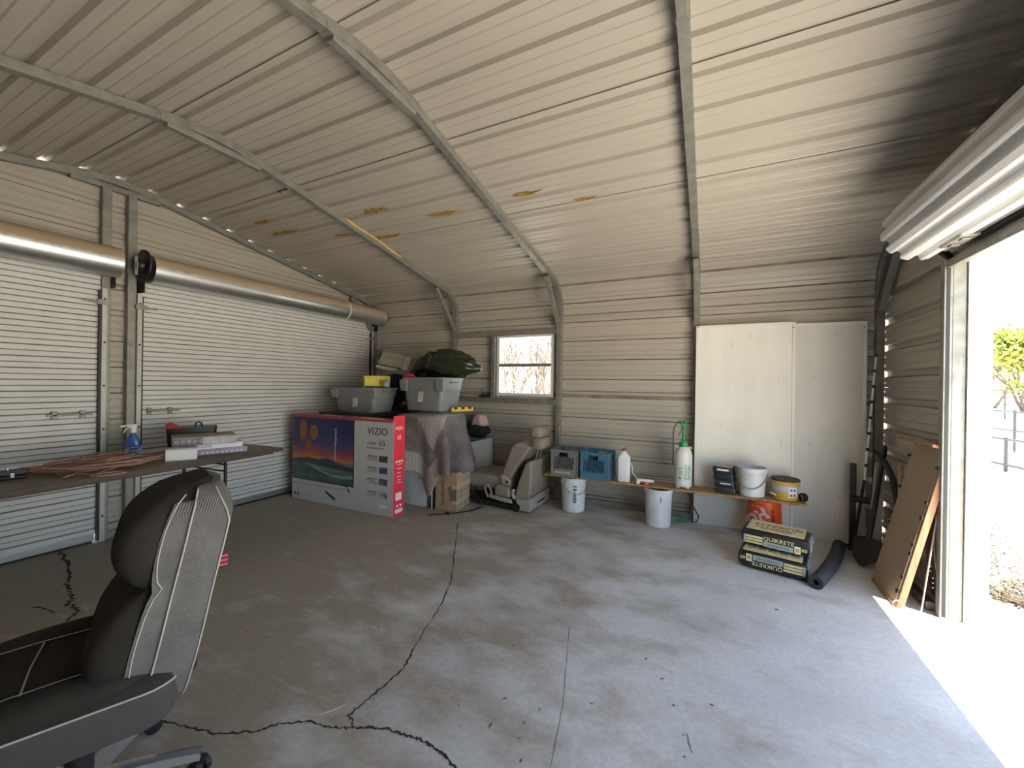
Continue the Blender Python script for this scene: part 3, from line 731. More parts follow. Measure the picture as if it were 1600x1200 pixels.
b = MB(); b.tube([(.02, -.05, .21), (.025, -.05, .25), (.045, -.05, .26), (.065, -.05, .25), (.07, -.05, .21)], .007, 8); b.build('handle', M_BLACK, bagt, smooth=True)
bx = thing('stapler', 'black stapler lying at the near end of the folding table', 'stapler', on_table(4, 750), R(80))
b = MB(); b.box(-.10, .10, -.028, .028, 0, .022); b.build('base', M_BLACK, bx, bevel=.005)
b = MB(); b.loft([[(-.10, -.026, .024), (-.10, .026, .024), (-.10, .026, .05), (-.10, -.026, .05)], [(.09, -.026, .026), (.09, .026, .026), (.09, .022, .062), (.09, -.022, .062)], [(.105, -.02, .03), (.105, .02, .03), (.105, .018, .05), (.105, -.018, .05)]]); b.build('arm', M_BLACK, bx, bevel=.004)
b = MB(); b.lathe([(.008, 0), (.008, .06)], 10, (.02, -.0, .012)); b.box(.03, .045, -.0285, -.027, .012, .04); b.build('hinge_pin', M_GALVBRIGHT, bx)
# ------------------------------------------------------------------ television carton
M_TVGREY = mat('carton_grey_print', (.56, .56, .56), .55); M_RED = mat('carton_red_print', (.78, .04, .07), .5); M_REDTOP = mat('carton_red_dark', (.42, .06, .06), .65)  # top panel red is darker and rougher than the end panel red
M_INK = mat('black_ink', (.015, .015, .018), .5); M_INKG = mat('grey_ink', (.14, .14, .145), .6); M_PAPER = mat('white_ink', (.82, .80, .80), .5); M_INKR = mat('dark_red_ink', (.22, .05, .06), .6)
tv = thing('television_carton', 'large grey and red flat television carton standing on the floor', 'box', (.225, -1.53, 0), R(.6))
TVW, TVD, TVH = 1.555, .165, 1.0
b = MB(); b.box(0, TVW, 0, TVD, 0, TVH); b.build('body', M_TVGREY, tv, bevel=.004)
b = MB(); b.box(-.002, TVW+.002, -.002, TVD+.002, TVH-.026, TVH+.002); tp = b.build('top_panel', M_REDTOP, tv, bevel=.003)
b = MB(); b.box(TVW-.001, TVW+.004, -.003, TVD+.003, .0, TVH+.045); en = b.build('end_panel', M_RED, tv, bevel=.002)
b = MB(); b.box(TVW-.006, TVW+.0045, -.0035, -.001, 0, TVH); b.build('tape_edge', mat('clear_tape_edge', (.70, .55, .55), .3), tv)
def gradient_mat(name, stops, z0, z1, noise=.1):
    m = bpy.data.materials.new(name); m.use_nodes = True; n = m.node_tree.nodes; l = m.node_tree.links; bs = n['Principled BSDF']; bs.inputs['Roughness'].default_value = .35
    tc = n.new('ShaderNodeTexCoord'); sp_ = n.new('ShaderNodeSeparateXYZ'); l.new(tc.outputs['Object'], sp_.inputs[0])
    mr = n.new('ShaderNodeMapRange'); l.new(sp_.outputs[2], mr.inputs[0]); mr.inputs[1].default_value = z0; mr.inputs[2].default_value = z1
    nz = n.new('ShaderNodeTexNoise'); nz.inputs['Scale'].default_value = 4; nz.inputs['Detail'].default_value = 6
    mp = n.new('ShaderNodeMapping'); mp.inputs['Scale'].default_value = (1, 1, 3); mp.inputs['Rotation'].default_value = (0, .35, 0); l.new(tc.outputs['Object'], mp.inputs[0]); l.new(mp.outputs[0], nz.inputs['Vector'])
    ma = n.new('ShaderNodeMath'); ma.operation = 'MULTIPLY_ADD'; l.new(nz.outputs[0], ma.inputs[0]); ma.inputs[1].default_value = noise*2; l.new(mr.outputs[0], ma.inputs[2])
    sb = n.new('ShaderNodeMath'); sb.operation = 'SUBTRACT'; l.new(ma.outputs[0], sb.inputs[0]); sb.inputs[1].default_value = noise
    rp = n.new('ShaderNodeValToRGB'); l.new(sb.outputs[0], rp.inputs[0]); els = rp.color_ramp.elements
    while len(els) < len(stops): els.new(.5)
    for e_, (p_, c_) in zip(els, stops): e_.position = p_; e_.color = c_+(1,)
    l.new(rp.outputs[0], bs.inputs['Base Color']); return m
M_SUNSET = gradient_mat('printed_sunset', [(0, (.04, .07, .08)), (.12, (.05, .11, .09)), (.24, (.16, .22, .20)), (.31, (.10, .12, .16)), (.36, (.55, .22, .04)), (.42, (.45, .09, .06)), (.50, (.20, .06, .12)), (.60, (.05, .045, .16)), (1, (.014, .017, .075))], .245, .975, .10)
px_ = lambda u, v, d=.0: (u, -.0012-d, v)
b = MB(); b.box(.008, 1.0, -.0015, 0, .247, .974); pc = b.build('screen_print', M_SUNSET, tv)
b = MB(); b.box(.992, 1.004, -.002, 0, .243, .976); b.box(.008, 1.0, -.002, 0, .243, .250); b.build('screen_edge_print', M_INK, tv)
def flat(name, pts, m, parent, d):
    b = MB(); n_ = len(pts); a = [b.av((u, -d, v)) for u, v in pts]; c = [b.av((u, -d+.0012, v)) for u, v in pts]; b.af(a); b.af(c[::-1])
    for k in range(n_): b.af((a[k], c[k], c[(k+1) % n_], a[(k+1) % n_]))
    return b.build(name, m, parent)
flat('hill_print', [(.008, .47), (.15, .50), (.30, .51), (.45, .50), (.58, .525), (.66, .515), (.76, .48), (.88, .455), (.991, .45), (.991, .40), (.75, .41), (.5, .43), (.25, .45), (.008, .44)], mat('print_blue_hill', (.035, .05, .075), .4), pc, .0022)
flat('hill_print', [(.008, .44), (.2, .45), (.34, .40), (.5, .37), (.66, .33), (.8, .32), (.991, .30), (.991, .252), (.008, .252)], mat('print_green_hill', (.02, .045, .03), .4, var=.6, scale=5, col2=(.10, .16, .14), stretch=(1, 1, 3)), pc, .0026)
flat('mist_print', [(.30, .43), (.45, .40), (.62, .35), (.80, .345), (.95, .36), (.991, .36), (.991, .33), (.85, .315), (.66, .325), (.48, .365)], mat('print_mist', (.30, .36, .38), .4, var=.4, scale=6), pc, .003)
M_BAL1 = mat('balloon_print_rust', (.24, .07, .035), .4); M_BAL2 = mat('balloon_print_gold', (.36, .15, .035), .4)
for cx_, cz_, rw, rh, mb_ in ((.19, .81, .068, .14, 0), (.372, .80, .068, .085, 1), (.285, .655, .052, .068, 0)):
    pts = [(cx_+rw*math.sin(a)*(1 if math.cos(a) > 0 else .55+.45*abs(math.sin(a))), cz_+rh*math.cos(a)) for a in [2*PI*k/20 for k in range(20)]]
    o1 = flat('balloon_print', pts, M_BAL1 if mb_ == 0 else M_BAL2, pc, .0024)
    for s_ in (-.45, 0, .45):
        q = [(cx_+s_*rw+rw*.10*sg, cz_+rh*.82*(1-abs(s_)*.5)*v) for sg, v in ((-1, .95), (1, .95), (1, -.75), (-1, -.75))]
        flat('balloon_stripe', q, M_BAL2 if mb_ == 0 else M_BAL1, o1, .0032)
random.seed(5); zig = []; prev = None
lw = [(.735, .87), (.715, .855), (.735, .835), (.722, .80), (.73, .76), (.722, .70), (.716, .66), (.72, .60), (.716, .56), (.726, .53)]
b = MB(); L_ = [b.av((u-.006-random.uniform(0, .006), -.003, v)) for u, v in lw]; R_ = [b.av((u+.006+random.uniform(0, .006), -.003, v)) for u, v in lw]
for k in range(len(lw)-1): b.af((L_[k], R_[k], R_[k+1], L_[k+1]))
b.build('torn_streak', mat('torn_paper', (.62, .58, .55), .8), tv)
text('logo_text', 'VIZIO', .108, M_INK, tv, (1.195, -.0008, .838), (PI/2, 0, 0), sx=1.0, spacing=1.02)
text('series_text', 'E-SERIES', .037, M_INKR, tv, (1.193, -.0008, .732), (PI/2, 0, 0), sx=.92)
text('size_text', '65', .088, M_INKR, tv, (1.358, -.0008, .727), (PI/2, 0, 0), sx=1.0)
text('size_mark', '"', .05, M_INKG, tv, (1.46, -.0008, .75), (PI/2, 0, 0))
text('subtitle_text', '4K HDR  SMART TV', .028, M_INKG, tv, (1.185, -.0008, .688), (PI/2, 0, 0))
M_TH = [mat('thumb_print_%s' % n_, c1, .4, var=.8, scale=16, col2=c2) for n_, c1, c2 in (('a', (.10, .07, .05), (.01, .01, .01)), ('b', (.12, .12, .30), (.02, .02, .05)), ('c', (.16, .14, .13), (.008, .008, .01)), ('d', (.5, .45, .4), (.05, .06, .10)))]
for k, zt in enumerate((.557, .437, .317, .183)):
    b = MB(); b.box(1.362, 1.478, -.0014, 0, zt, zt+.066); b.build('thumbnail_print', M_TH[k], tv)
    for q_, (w_, h_) in enumerate(((.13, .010), (.16, .005), (.12, .005), (.145, .005))):
        b = MB(); b.box(1.335-w_, 1.335, -.0010, 0, zt+.05-.0145*q_, zt+.05-.0145*q_+h_); b.build('fine_print', M_INKG, tv)
b = MB(); b.box(1.37, 1.472, -.0014, 0, .083, .112); b.build('badge_print', M_PAPER, tv)
b = MB(); b.bar([(.865, -.0012, .247), (.95, -.0012, .20)], .001, .006); b.build('cable_print', M_INKG, tv)
flat('stand_foot_print', [(.885, .242), (.90, .242), (.955, .178), (.94, .172)], M_INK, tv, .0012)
flat('remote_print', [(.565, .155), (.59, .148), (.73, .085), (.72, .068), (.69, .072), (.565, .135)], M_INK, tv, .0012)
b = MB(); b.box(.01, .89, -.0010, 0, .196, .2); b.build('shelf_line_print', M_INKG, tv)
for u in (.04, .095): b = MB(); b.box(u, u+.035, -.001, 0, .05, .085); b.build('icon_print', M_INKG, tv)
# red top and end lettering
text('top_logo', 'VIZIO', .10, M_PAPER, tp, (1.42, .06, TVH+.0028), (0, 0, PI), sx=1.2)
for k, (u, w_, d_) in enumerate(((.45, .05, .08), (.54, .02, .09), (.60, .03, .06), (.70, .04, .04), (.79, .07, .06), (.93, .05, .05), (1.03, .04, .08), (1.13, .06, .05))):
    b = MB(); b.box(u, u+w_, .04, .04+d_, TVH+.002, TVH+.003); b.build('handling_mark', M_PAPER if k != 4 else M_NAVY, tp)
text('end_logo', 'VIZIO', .046, M_PAPER, en, (TVW+.0046, .018, .90), (PI/2, 0, PI/2), sx=1.0)
text('end_size', '65', .062, M_PAPER, en, (TVW+.0046, .05, .80), (PI/2, 0, PI/2))
for y_, z_, w_, h_ in ((.03, .56, .03, .02), (.075, .555, .025, .028), (.11, .56, .028, .02), (.05, .535, .08, .006), (.055, .49, .07, .008), (.05, .45, .06, .006), (.05, .41, .07, .006), (.06, .375, .05, .006), (.055, .345, .06, .006)):
    b = MB(); b.box(TVW+.004, TVW+.0050, y_, y_+w_, z_, z_+h_); b.build('end_mark', M_PAPER, en)
b = MB(); b.box(TVW+.004, TVW+.0052, .035, .125, .165, .245); b.build('end_label', M_PAPER, en)
b = MB(); b.box(TVW+.004, TVW+.0052, .03, .14, .035, .075); b.build('end_label', M_PAPER, en)
for y_ in (.05, .10): b = MB(); b.box(TVW+.004, TVW+.0052, y_, y_+.025, .095, .12); b.build('end_icon', M_PAPER, en)

# ------------------------------------------------------------------ the pile in the corner
M_TOTE = mat('grey_tote_plastic', (.22, .225, .225), .42, var=.1, scale=10); M_TOTEL = mat('paper_label', (.62, .62, .60), .6, var=.4, scale=30, col2=(.3, .3, .3))
def tote(label, loc, rz, w_, d_, h_, lab=None):
    t = thing('storage_tote', label, 'storage tote', loc, rz)
    b = MB(); rings = []
    for z, k in ((0, .80), (.01, .815), (h_*.62, .90), (h_*.625, .925), (h_*.93, .965), (h_*.935, 1.0), (h_*.985, 1.0), (h_, .985)): rings.append(ring3(rrect(w_*k, d_*k, .045, 4), z))
    for z, k in ((h_-.002, .93), (h_*.3, .86)): rings.append(ring3(rrect(w_*k, d_*k, .04, 4), z))
    b.loft(rings); b.build('body', M_TOTE, t, smooth=True, angle=40)
    for sgn in (1, -1):
        b = MB(); b.tube([(sgn*w_*.47, -.08, h_*.86), (sgn*(w_*.5+.012), -.07, h_*.86), (sgn*(w_*.5+.012), .07, h_*.86), (sgn*w_*.47, .08, h_*.86)], .008, 8); b.build('handle', M_TOTE, t, smooth=True)
    for sgn in (-1, 1):
        b = MB(); rings = []
        for z, hw in ((h_*.58, .03), (h_*.66, .05), (h_*.93, .055)):
            yk = -d_/2*(.90+.07*(z/h_)); rings.append([(sgn*w_*.43-hw, yk-.016, z), (sgn*w_*.43+hw, yk-.016, z), (sgn*w_*.43+hw*1.1, yk+.02, z), (sgn*w_*.43-hw*1.1, yk+.02, z)])
        b.loft(rings); b.build('corner_grip', M_TOTE, t, bevel=.006)
    b = MB(); y_ = -d_/2*.855; b.T = Matrix.Translation((-.01 if lab is None else lab, y_-.012, h_*.42)) @ Matrix.Rotation(-R(5), 4, 'X'); b.box(-.04, .04, -.0012, .0, -.06, .06); b.build('label', M_TOTEL, t)
    return t
# dark media cabinet behind the television carton
M_ESP = mat('black_brown_board', (.018, .015, .013), .45)
cb = thing('media_cabinet', 'black flat-topped cabinet right behind the television carton', 'cabinet', (.80, -1.02, 0), 0)
b = MB(); b.box(-.40, .33, -.24, .23, .0, .955); b.build('body', M_ESP, cb, bevel=.003)
b = MB(); b.box(-.43, .36, -.27, .33, .985, 1.02); b.build('top', M_ESP, cb, bevel=.003)
b = MB(); b.box(-.42, .35, -.26, .32, .955, .985); b.build('moulding', M_DARK, cb)
tote('grey plastic storage tote under the yellow carton', (.80, -.955, 1.0215), R(3), .68, .45, .30, .03)
tote('larger grey plastic storage tote with the green garbage bag on top', (1.725, -.80, 1.070), R(-2), .62, .43, .385, -.02)
M_YEL = mat('yellow_card', (.60, .52, .04), .55, var=.12, scale=9); M_YELD = mat('yellow_card_dull', (.40, .34, .05), .6)
t = thing('yellow_carton', 'yellow carton sitting on the left grey storage tote', 'box', (.92, -.90, 1.3225), R(52))
b = MB(); b.box(-.15, .15, -.12, .12, 0, .145); b.build('body', M_YEL, t, bevel=.003)
b = MB(); b.box(-.1508, .1508, -.1208, .1208, .105, .1455); b.build('lid', M_YEL, t, bevel=.002)
b = MB(); b.box(-.151, -.1495, -.119, .119, .002, .10); b.build('end_panel', M_YELD, t)
b = MB(); b.box(-.149, .149, -.1212, -.120, .0, .022); b.build('green_stripe', mat('dark_green_print', (.05, .09, .04), .6), t)
b = MB(); b.bar([(0.03, -.1212, .03), (.03, -.1212, .10)], .006, .001, up=(0, 1, 0)); b.build('print_mark', M_INK, t)
for u, v, w_ in ((-.13, .118, .06), (.06, .062, .05), (.06, .048, .07)): b = MB(); b.box(u, u+w_, -.1218, -.1205, v, v+.006); b.build('print_mark', M_INK, t)
# bags behind
M_BAGBLK = mat('black_bin_liner', (.006, .006, .007), .28, bump=.6, bscale=9); M_BAGGRN = mat('dark_green_garbage_bag', (.020, .032, .016), .22, bump=1.0, bscale=11); M_NAVYF = mat('navy_cloth', (.006, .008, .035), .8)
o = blob('garbage_bag', M_BAGGRN, None, (0, 0, 0), (.33, .19, .165), seed=2, amp=.24, freq=2.4, sub=5, wr=.13, wf=5); o.location = (1.87, -.62, 1.62); o.rotation_euler = (0, R(8), R(10)); tag(o, 'shiny dark green garbage bag lying on the larger grey tote', 'bag')
o = blob('garbage_bag', M_BAGBLK, None, (0, 0, 0), (.36, .15, .20), seed=5, amp=.26, freq=2.6, sub=5, wr=.12, wf=6); o.location = (1.40, -.33, 1.60); o.rotation_euler = (0, R(-12), 0); tag(o, 'black garbage bag heaped behind the grey totes', 'bag')
o = blob('duffel_bag', M_BLACK, None, (0, 0, 0), (.13, .15, .19), seed=9, amp=.10, freq=2); o.location = (1.15, -.48, 1.27); tag(o, 'dull black bag in the gap between the two grey totes', 'bag')
o = blob('navy_blanket', M_NAVYF, None, (0, 0, 0), (.24, .17, .22), seed=12, amp=.12, freq=2.4); o.location = (.74, -.38, 1.30); tag(o, 'navy blanket bundle under the dusty white folder', 'blanket')
sup = thing('black_crate', 'tall black crate in the corner behind the pile', 'crate', (.98, -.40, 0), 0)
b = MB(); b.box(-.60, .24, -.24, .30, .0, 1.05); b.build('body', M_ESP, sup, bevel=.01)
b = MB(); b.box(-.61, .25, -.25, .31, 1.05, 1.08); b.build('lid', M_ESP, sup, bevel=.006)
fo = thing('document_folder', 'dusty white folder with dark edging tipped on top of the pile', 'folder', (.80, -.50, 1.70), R(24))
Tm = Matrix.Rotation(R(42), 4, 'X') @ Matrix.Rotation(R(14), 4, 'Y')
b = MB(); b.T = Tm; b.box(-.17, .17, -.15, .15, -.012, .0); b.build('cover', mat('black_binding', (.02, .018, .016), .6), fo, bevel=.004)
b = MB(); b.T = Tm; b.box(-.155, .15, -.135, .14, -.016, .006); b.build('pages', mat('dusty_paper', (.40, .36, .31), .8, var=.2, scale=8), fo, bevel=.004)
b = MB(); b.T = Tm; b.box(.15, .24, -.15, .13, -.03, .012); b.build('paper_roll', mat('white_paper_roll', (.50, .47, .43), .7), fo, bevel=.02)
b = MB(); b.T = Tm; b.box(-.16, .10, -.19, -.15, -.03, -.004); b.build('loose_sheet', bpy.data.materials['white_paper_roll'], fo, bevel=.004)
o = blob('red_cloth', mat('red_rag', (.50, .02, .05), .75), None, (0, 0, 0), (.075, .045, .028), seed=4, amp=.3, sub=3); o.location = (1.50, -.96, 1.474); tag(o, 'bright red rag hanging over the rim of the larger tote', 'rag')
o = blob('plastic_wrap', mat('clear_wrap', (.45, .46, .46), .2, trans=.3), None, (0, 0, 0), (.03, .03, .05), seed=6, amp=.5, sub=3); o.location = (1.17, -.98, 1.372); tag(o, 'crumpled clear plastic wrap beside the yellow carton', 'plastic wrap')
# what carries the blanket: cooler, blue tub
M_COOL = mat('cooler_white', (.60, .61, .61), .4, var=.08, scale=6); M_BLUE = mat('blue_plastic', (.012, .03, .12), .45)
t = thing('cooler', 'white plastic bin on the floor beside the television carton', 'bin', (1.60, -.84, 0), 0)
b = MB(); b.loft([ring3(rrect(.50, .44, .04, 4), 0), ring3(rrect(.53, .47, .04, 4), .36), ring3(rrect(.54, .48, .04, 4), .362), ring3(rrect(.54, .48, .04, 4), .40)]); b.build('body', M_COOL, t, smooth=True, angle=40)
b = MB(); b.box(.14, .19, -.2335, -.2315, .315, .338); b.build('blue_label', M_BLUE, t)
b = MB(); b.box(.175, .18, -.2325, -.230, .12, .28); b.build('pink_mark', mat('pink_ink', (.55, .30, .40), .6), t)
t = thing('blue_tub', 'dark blue tub under the draped moving blanket', 'tub', (1.71, -.80, .433), 0)
b = MB(); b.loft([ring3(rrect(.46, .38, .06, 4), 0), ring3(rrect(.52, .42, .06, 4), .50), ring3(rrect(.54, .44, .06, 4), .505), ring3(rrect(.54, .44, .06, 4), .545)]); b.build('body', M_BLUE, t, smooth=True, angle=40)
b = MB(); b.loft([ring3(rrect(.55, .45, .06, 4), .546), ring3(rrect(.53, .43, .06, 4), .575)]); b.build('lid', M_BLUE, t, smooth=True)
# moving blanket
def quilt(name, c0, c1):
    m = mat(name, c1, .95, var=.2, scale=7, col2=c0, bump=.0)
    n = m.node_tree.nodes; l = m.node_tree.links; tc = n.new('ShaderNodeTexCoord'); wv = n.new('ShaderNodeTexWave'); wv.inputs['Scale'].default_value = 14; wv.inputs['Distortion'].default_value = 9; wv.inputs['Detail'].default_value = 2
    l.new(tc.outputs['Object'], wv.inputs['Vector']); bp = n.new('ShaderNodeBump'); bp.inputs['Strength'].default_value = .55; bp.inputs['Distance'].default_value = .006; l.new(wv.outputs['Fac'], bp.inputs['Height']); l.new(bp.outputs[0], n['Principled BSDF'].inputs['Normal']); return m
M_BLKD = quilt('blanket_taupe', (.12, .10, .098), (.18, .155, .15))
_n = M_BLKD.node_tree.nodes; _l = M_BLKD.node_tree.links; _at = _n.new('ShaderNodeAttribute'); _at.attribute_name = 'pale'
_mx = _n.new('ShaderNodeMix'); _mx.data_type = 'RGBA'; _src = _n['Principled BSDF'].inputs['Base Color'].links[0].from_socket
_rp = _n.new('ShaderNodeValToRGB'); _rp.color_ramp.elements[0].position = .42; _rp.color_ramp.elements[1].position = .58; _l.new(_at.outputs['Fac'], _rp.inputs[0]); _l.new(_rp.outputs[0], _mx.inputs[0])
_l.new(_src, _mx.inputs[6]); _mx.inputs[7].default_value = (.31, .28, .255, 1); _l.new(_mx.outputs[2], _n['Principled BSDF'].inputs['Base Color'])
bt = thing('moving_blanket', 'taupe quilted moving blanket draped over the blue tub', 'blanket', (1.72, -.81, 0), 0)
NA, NR = 120, 36
def hem(a):
    d = math.degrees(a) % 360
    # lowest at the hanging corner towards the viewer
    def g(c, w): x_ = (d-c+180) % 360-180; return math.exp(-(x_/w)**2)
    return .44-.27*g(291, 12)+.04*g(255, 18)-.05*g(335, 16)+.015*math.sin(5*a)
b = MB(); ids = []
for j in range(NR+1):
    row = []
    for i in range(NA):
        a = 2*PI*i/NA; ca, sa = math.cos(a), math.sin(a); ex = lambda v, p_: math.copysign(abs(v)**p_, v)
        A, B_ = .355, .295
        if j <= 9:
            t = j/9; x_ = A*t*ex(ca, .74); y_ = B_*t*ex(sa, .74); z_ = 1.035+.022*math.cos(t*2.2)+.012*math.sin(6*x_+4*y_)
        else:
            t = (j-9)/(NR-9); out = 1+.30*t**.8+.02; fold = .040*t*math.sin(7*a+1.0)+.026*t*math.sin(11*a+2.4)
            x_ = (A+.012)*ex(ca, .74)*out+fold*ca*2; y_ = (B_+.012)*ex(sa, .74)*(1+.16*t)+fold*sa*2
            zt = 1.03; z_ = zt-(zt-hem(a))*(t**1.05)-.02*math.sin(min(1, t*5)*PI/2)
        row.append(b.av((x_, y_, z_)))
    ids.append(row)
PALE = []
for j in range(NR+1):
    for i in range(NA):
        a = math.degrees(2*PI*i/NA) % 360; t = (j-9)/(NR-9); sd = lambda v: max(0, min(1, .5+v))
        v1 = min(sd((a-225)/25), 1) if (a > 180) else sd((40-a)/25); v1 = v1 if j <= 9 else 0
        v2 = sd((.50-abs(a-300)/62-t)*4) if t >= 0 else 0
        v3 = min(sd((t-.66)*8), sd((a-225)/12), sd((308-a)/12)) if t > 0 else 0
        PALE.append(max(v1, v2, v3))
for j in range(NR):
    for i in range(NA): b.af((ids[j][i], ids[j][(i+1) % NA], ids[j+1][(i+1) % NA], ids[j+1][i]))
bl = b.build('cloth', M_BLKD, bt, smooth=True, angle=180)
at_ = bl.data.attributes.new('pale', 'FLOAT', 'POINT'); at_.data.foreach_set('value', PALE)
so_ = bl.modifiers.new('thick', 'SOLIDIFY'); so_.thickness = .007; so_.offset = 1
b = MB(); hp = [b_.copy() if False else Vector(bl.data.vertices[ids[NR][i]].co) for i in range(NA)]; b.tube(hp+[hp[0]], .006, 6); b.build('hem_binding', mat('blanket_binding', (.42, .38, .34), .9), bt, smooth=True)
# yellow level on the tub
t = thing('spirit_level', 'yellow spirit level sticking out beside the larger grey tote', 'level', (2.09, -.72, 1.064), R(68))
b = MB(); b.box(-.15, .15, -.012, .012, 0, .05); b.build('body', mat('level_yellow', (.72, .46, .03), .45), t, bevel=.003)
for u in (-.1, 0, .1): b = MB(); b.box(u-.022, u+.022, -.0135, .0135, .028, .0505); b.build('vial', M_BLACK, t)
# cardboard box
M_CARD = mat('brown_cardboard', (.36, .245, .135), .8, var=.14, scale=10); M_CARD2 = mat('worn_cardboard', (.40, .30, .19), .8, var=.25, scale=9); M_TAPE = mat('packing_tape', (.46, .37, .24), .35)
cbx = thing('cardboard_box', 'brown taped cardboard moving box on the floor left of the car seat', 'box', (1.985, -1.075, 0), R(9))
b = MB(); b.box(0, .255, 0, .36, 0, .415); b.build('body', M_CARD, cbx, bevel=.003)
b = MB(); b.box(.2545, .259, 0, .175, .0, .412); b.build('flap', M_CARD2, cbx); b = MB(); b.box(.2545, .2585, .183, .36, .0, .416); b.build('flap', M_CARD2, cbx)
for z0, z1 in ((.075, .115), (.235, .285)):
    b = MB(); b.box(.2588, .2605, -.012, .372, z0, z1); b.box(.20, .26, -.0025, -.0005, z0+.004, z1-.003); b.build('tape', M_TAPE, cbx)
b = MB(); b.box(.259, .2606, .165, .195, 0, .414); b.build('tape', M_TAPE, cbx)
o = text('box_text', 'SHURGARD', .057, M_INK, cbx, (.112, -.0008, .055), (0, 0, 0)); o.rotation_euler = (PI/2, -PI/2, 0); o.scale = (.98, 1, 1)
flat2 = MB(); flat2.v = []; 
for pts in ([(.15, .255), (.252, .29), (.252, .10), (.19, .10)],):
    a_ = [flat2.av((u, -.0012, v)) for u, v in pts]; c_ = [flat2.av((u, -.0002, v)) for u, v in pts]; flat2.af(a_); flat2.af(c_[::-1])
    for k in range(4): flat2.af((a_[k], c_[k], c_[(k+1) % 4], a_[(k+1) % 4]))
flat2.build('printed_shape', mat('brown_print', (.16, .12, .085), .8), cbx)
t = thing('picture_frame', 'narrow black and white frame wedged left of the cardboard box', 'frame', (1.925, -1.09, 0), R(8))
b = MB(); b.box(0, .045, 0, .20, 0, .23); b.build('body', M_BLACK, t, bevel=.003); b = MB(); b.box(.02, .03, -.003, 0, .0, .22); b.build('white_edge', M_WHITE, t)
# white carton, black bag, pink cloth by the car seat
t = thing('white_foam_carton', 'white carton with torn brown edge behind the cardboard box', 'box', (1.97, -.155, 0), R(3))
b = MB(); b.loft([[(-.15, 0, 0), (.175, 0, 0), (.175, .10, 0), (-.15, .10, 0)], [(-.165, 0, .60), (.17, 0, .69), (.17, .10, .69), (-.165, .10, .60)]]); b.build('body', M_WHITE, t, bevel=.003)
b = MB(); b.box(-.19, -.16, -.01, .09, .0, .63); b.build('torn_flap', mat('torn_card', (.36, .29, .24), .85, var=.4, scale=14), t)
o = blob('shoulder_bag', mat('black_canvas', (.008, .008, .008), .8), None, (0, 0, 0), (.19, .075, .11), seed=21, amp=.16, freq=3, sub=4); o.location = (1.96, -.165, .79); tag(o, 'black canvas bag on the white carton, under the pink cloth', 'bag')
b = MB(); N_ = 20; rings = []
for j in range(9):
    t_ = j/8; r0 = .008+.105*t_**.62
    rings.append([((r0+.022*t_*math.sin(5*a+.8))*math.cos(a), (r0*.72+.016*t_*math.sin(5*a+.8))*math.sin(a), .115+.012*math.sin(3*a)*t_-.135*t_**2.6) for a in [2*PI*k/N_ for k in range(N_)]])
b.loft(rings, cap=True); o = b.build('pink_cloth', mat('pink_fabric', (.52, .33, .345), .9), None, smooth=True, angle=180); o.location = (2.0, -.165, .875); tag(o, 'pale pink cloth draped over the black canvas bag', 'cloth')
b = MB(); q = [(2.05, -1.28), (2.12, -1.22), (2.20, -1.16), (2.28, -1.08), (2.35, -.97), (2.39, -.85), (2.40, -.76)]
rings = []; V_ = [Vector((x_, y_, .010)) for x_, y_ in q]
b.bar(V_, .022, .006); o = b.build('strap', M_BLACK, None); 
b = MB(); b.cbox((2.205, -1.155, .014), (.04, .03, .022)); b.T = Matrix.Identity(4); b.build('buckle', M_BLACK, o, bevel=.004); tag(o, 'black webbing strap trailing on the floor by the cardboard box', 'strap')

# ------------------------------------------------------------------ car seat
M_SEAT = mat('tan_car_upholstery', (.255, .215, .17), .55, var=.12, scale=5, bump=.08, bscale=40); M_SEATP = mat('tan_plastic', (.34, .30, .255), .5)
cs = thing('car_seat', 'tan folded rear car seat with two headrests standing on the floor', 'car seat', (2.57, -.40, 0), 0)
def slab(name, prof_xz, y0, y1, m, bev=.03, parent=cs, sub=0):
    b = MB(); b.loft([[(x_, y0, z_) for x_, z_ in prof_xz], [(x_, y1, z_) for x_, z_ in prof_xz]]); return b.build(name, m, parent, bevel=bev, seg=4, smooth=True, angle=60)
slab('seat_cushion', [(-.47, .20), (-.46, .33), (-.38, .355), (.05, .34), (.13, .33), (.13, .21), (-.2, .18)], -.26, .25, M_SEAT, .035)
slab('seat_cushion', [(-.02, .15), (-.02, .265), (.16, .25), (.17, .14)], -.36, -.255, M_SEAT, .03)
# reclined backrest belonging to the cushion
slab('backrest', [(.05, .33), (.02, .40), (.14, .70), (.19, .735), (.38, .70), (.34, .66), (.17, .40), (.13, .32)], -.27, .22, M_SEAT, .04)
slab('recliner_cover', [(.03, .27), (.03, .38), (.10, .36), (.15, .30), (.12, .26)], -.295, -.26, M_SEATP, .012)
b = MB(); b.T = Matrix.Translation((.11, -.30, .305)) @ Matrix.Rotation(PI/2, 4, 'X'); b.lathe([(.016, -.004), (.016, .006), (.01, .008)], 14); b.build('pivot', M_BLACK, cs)
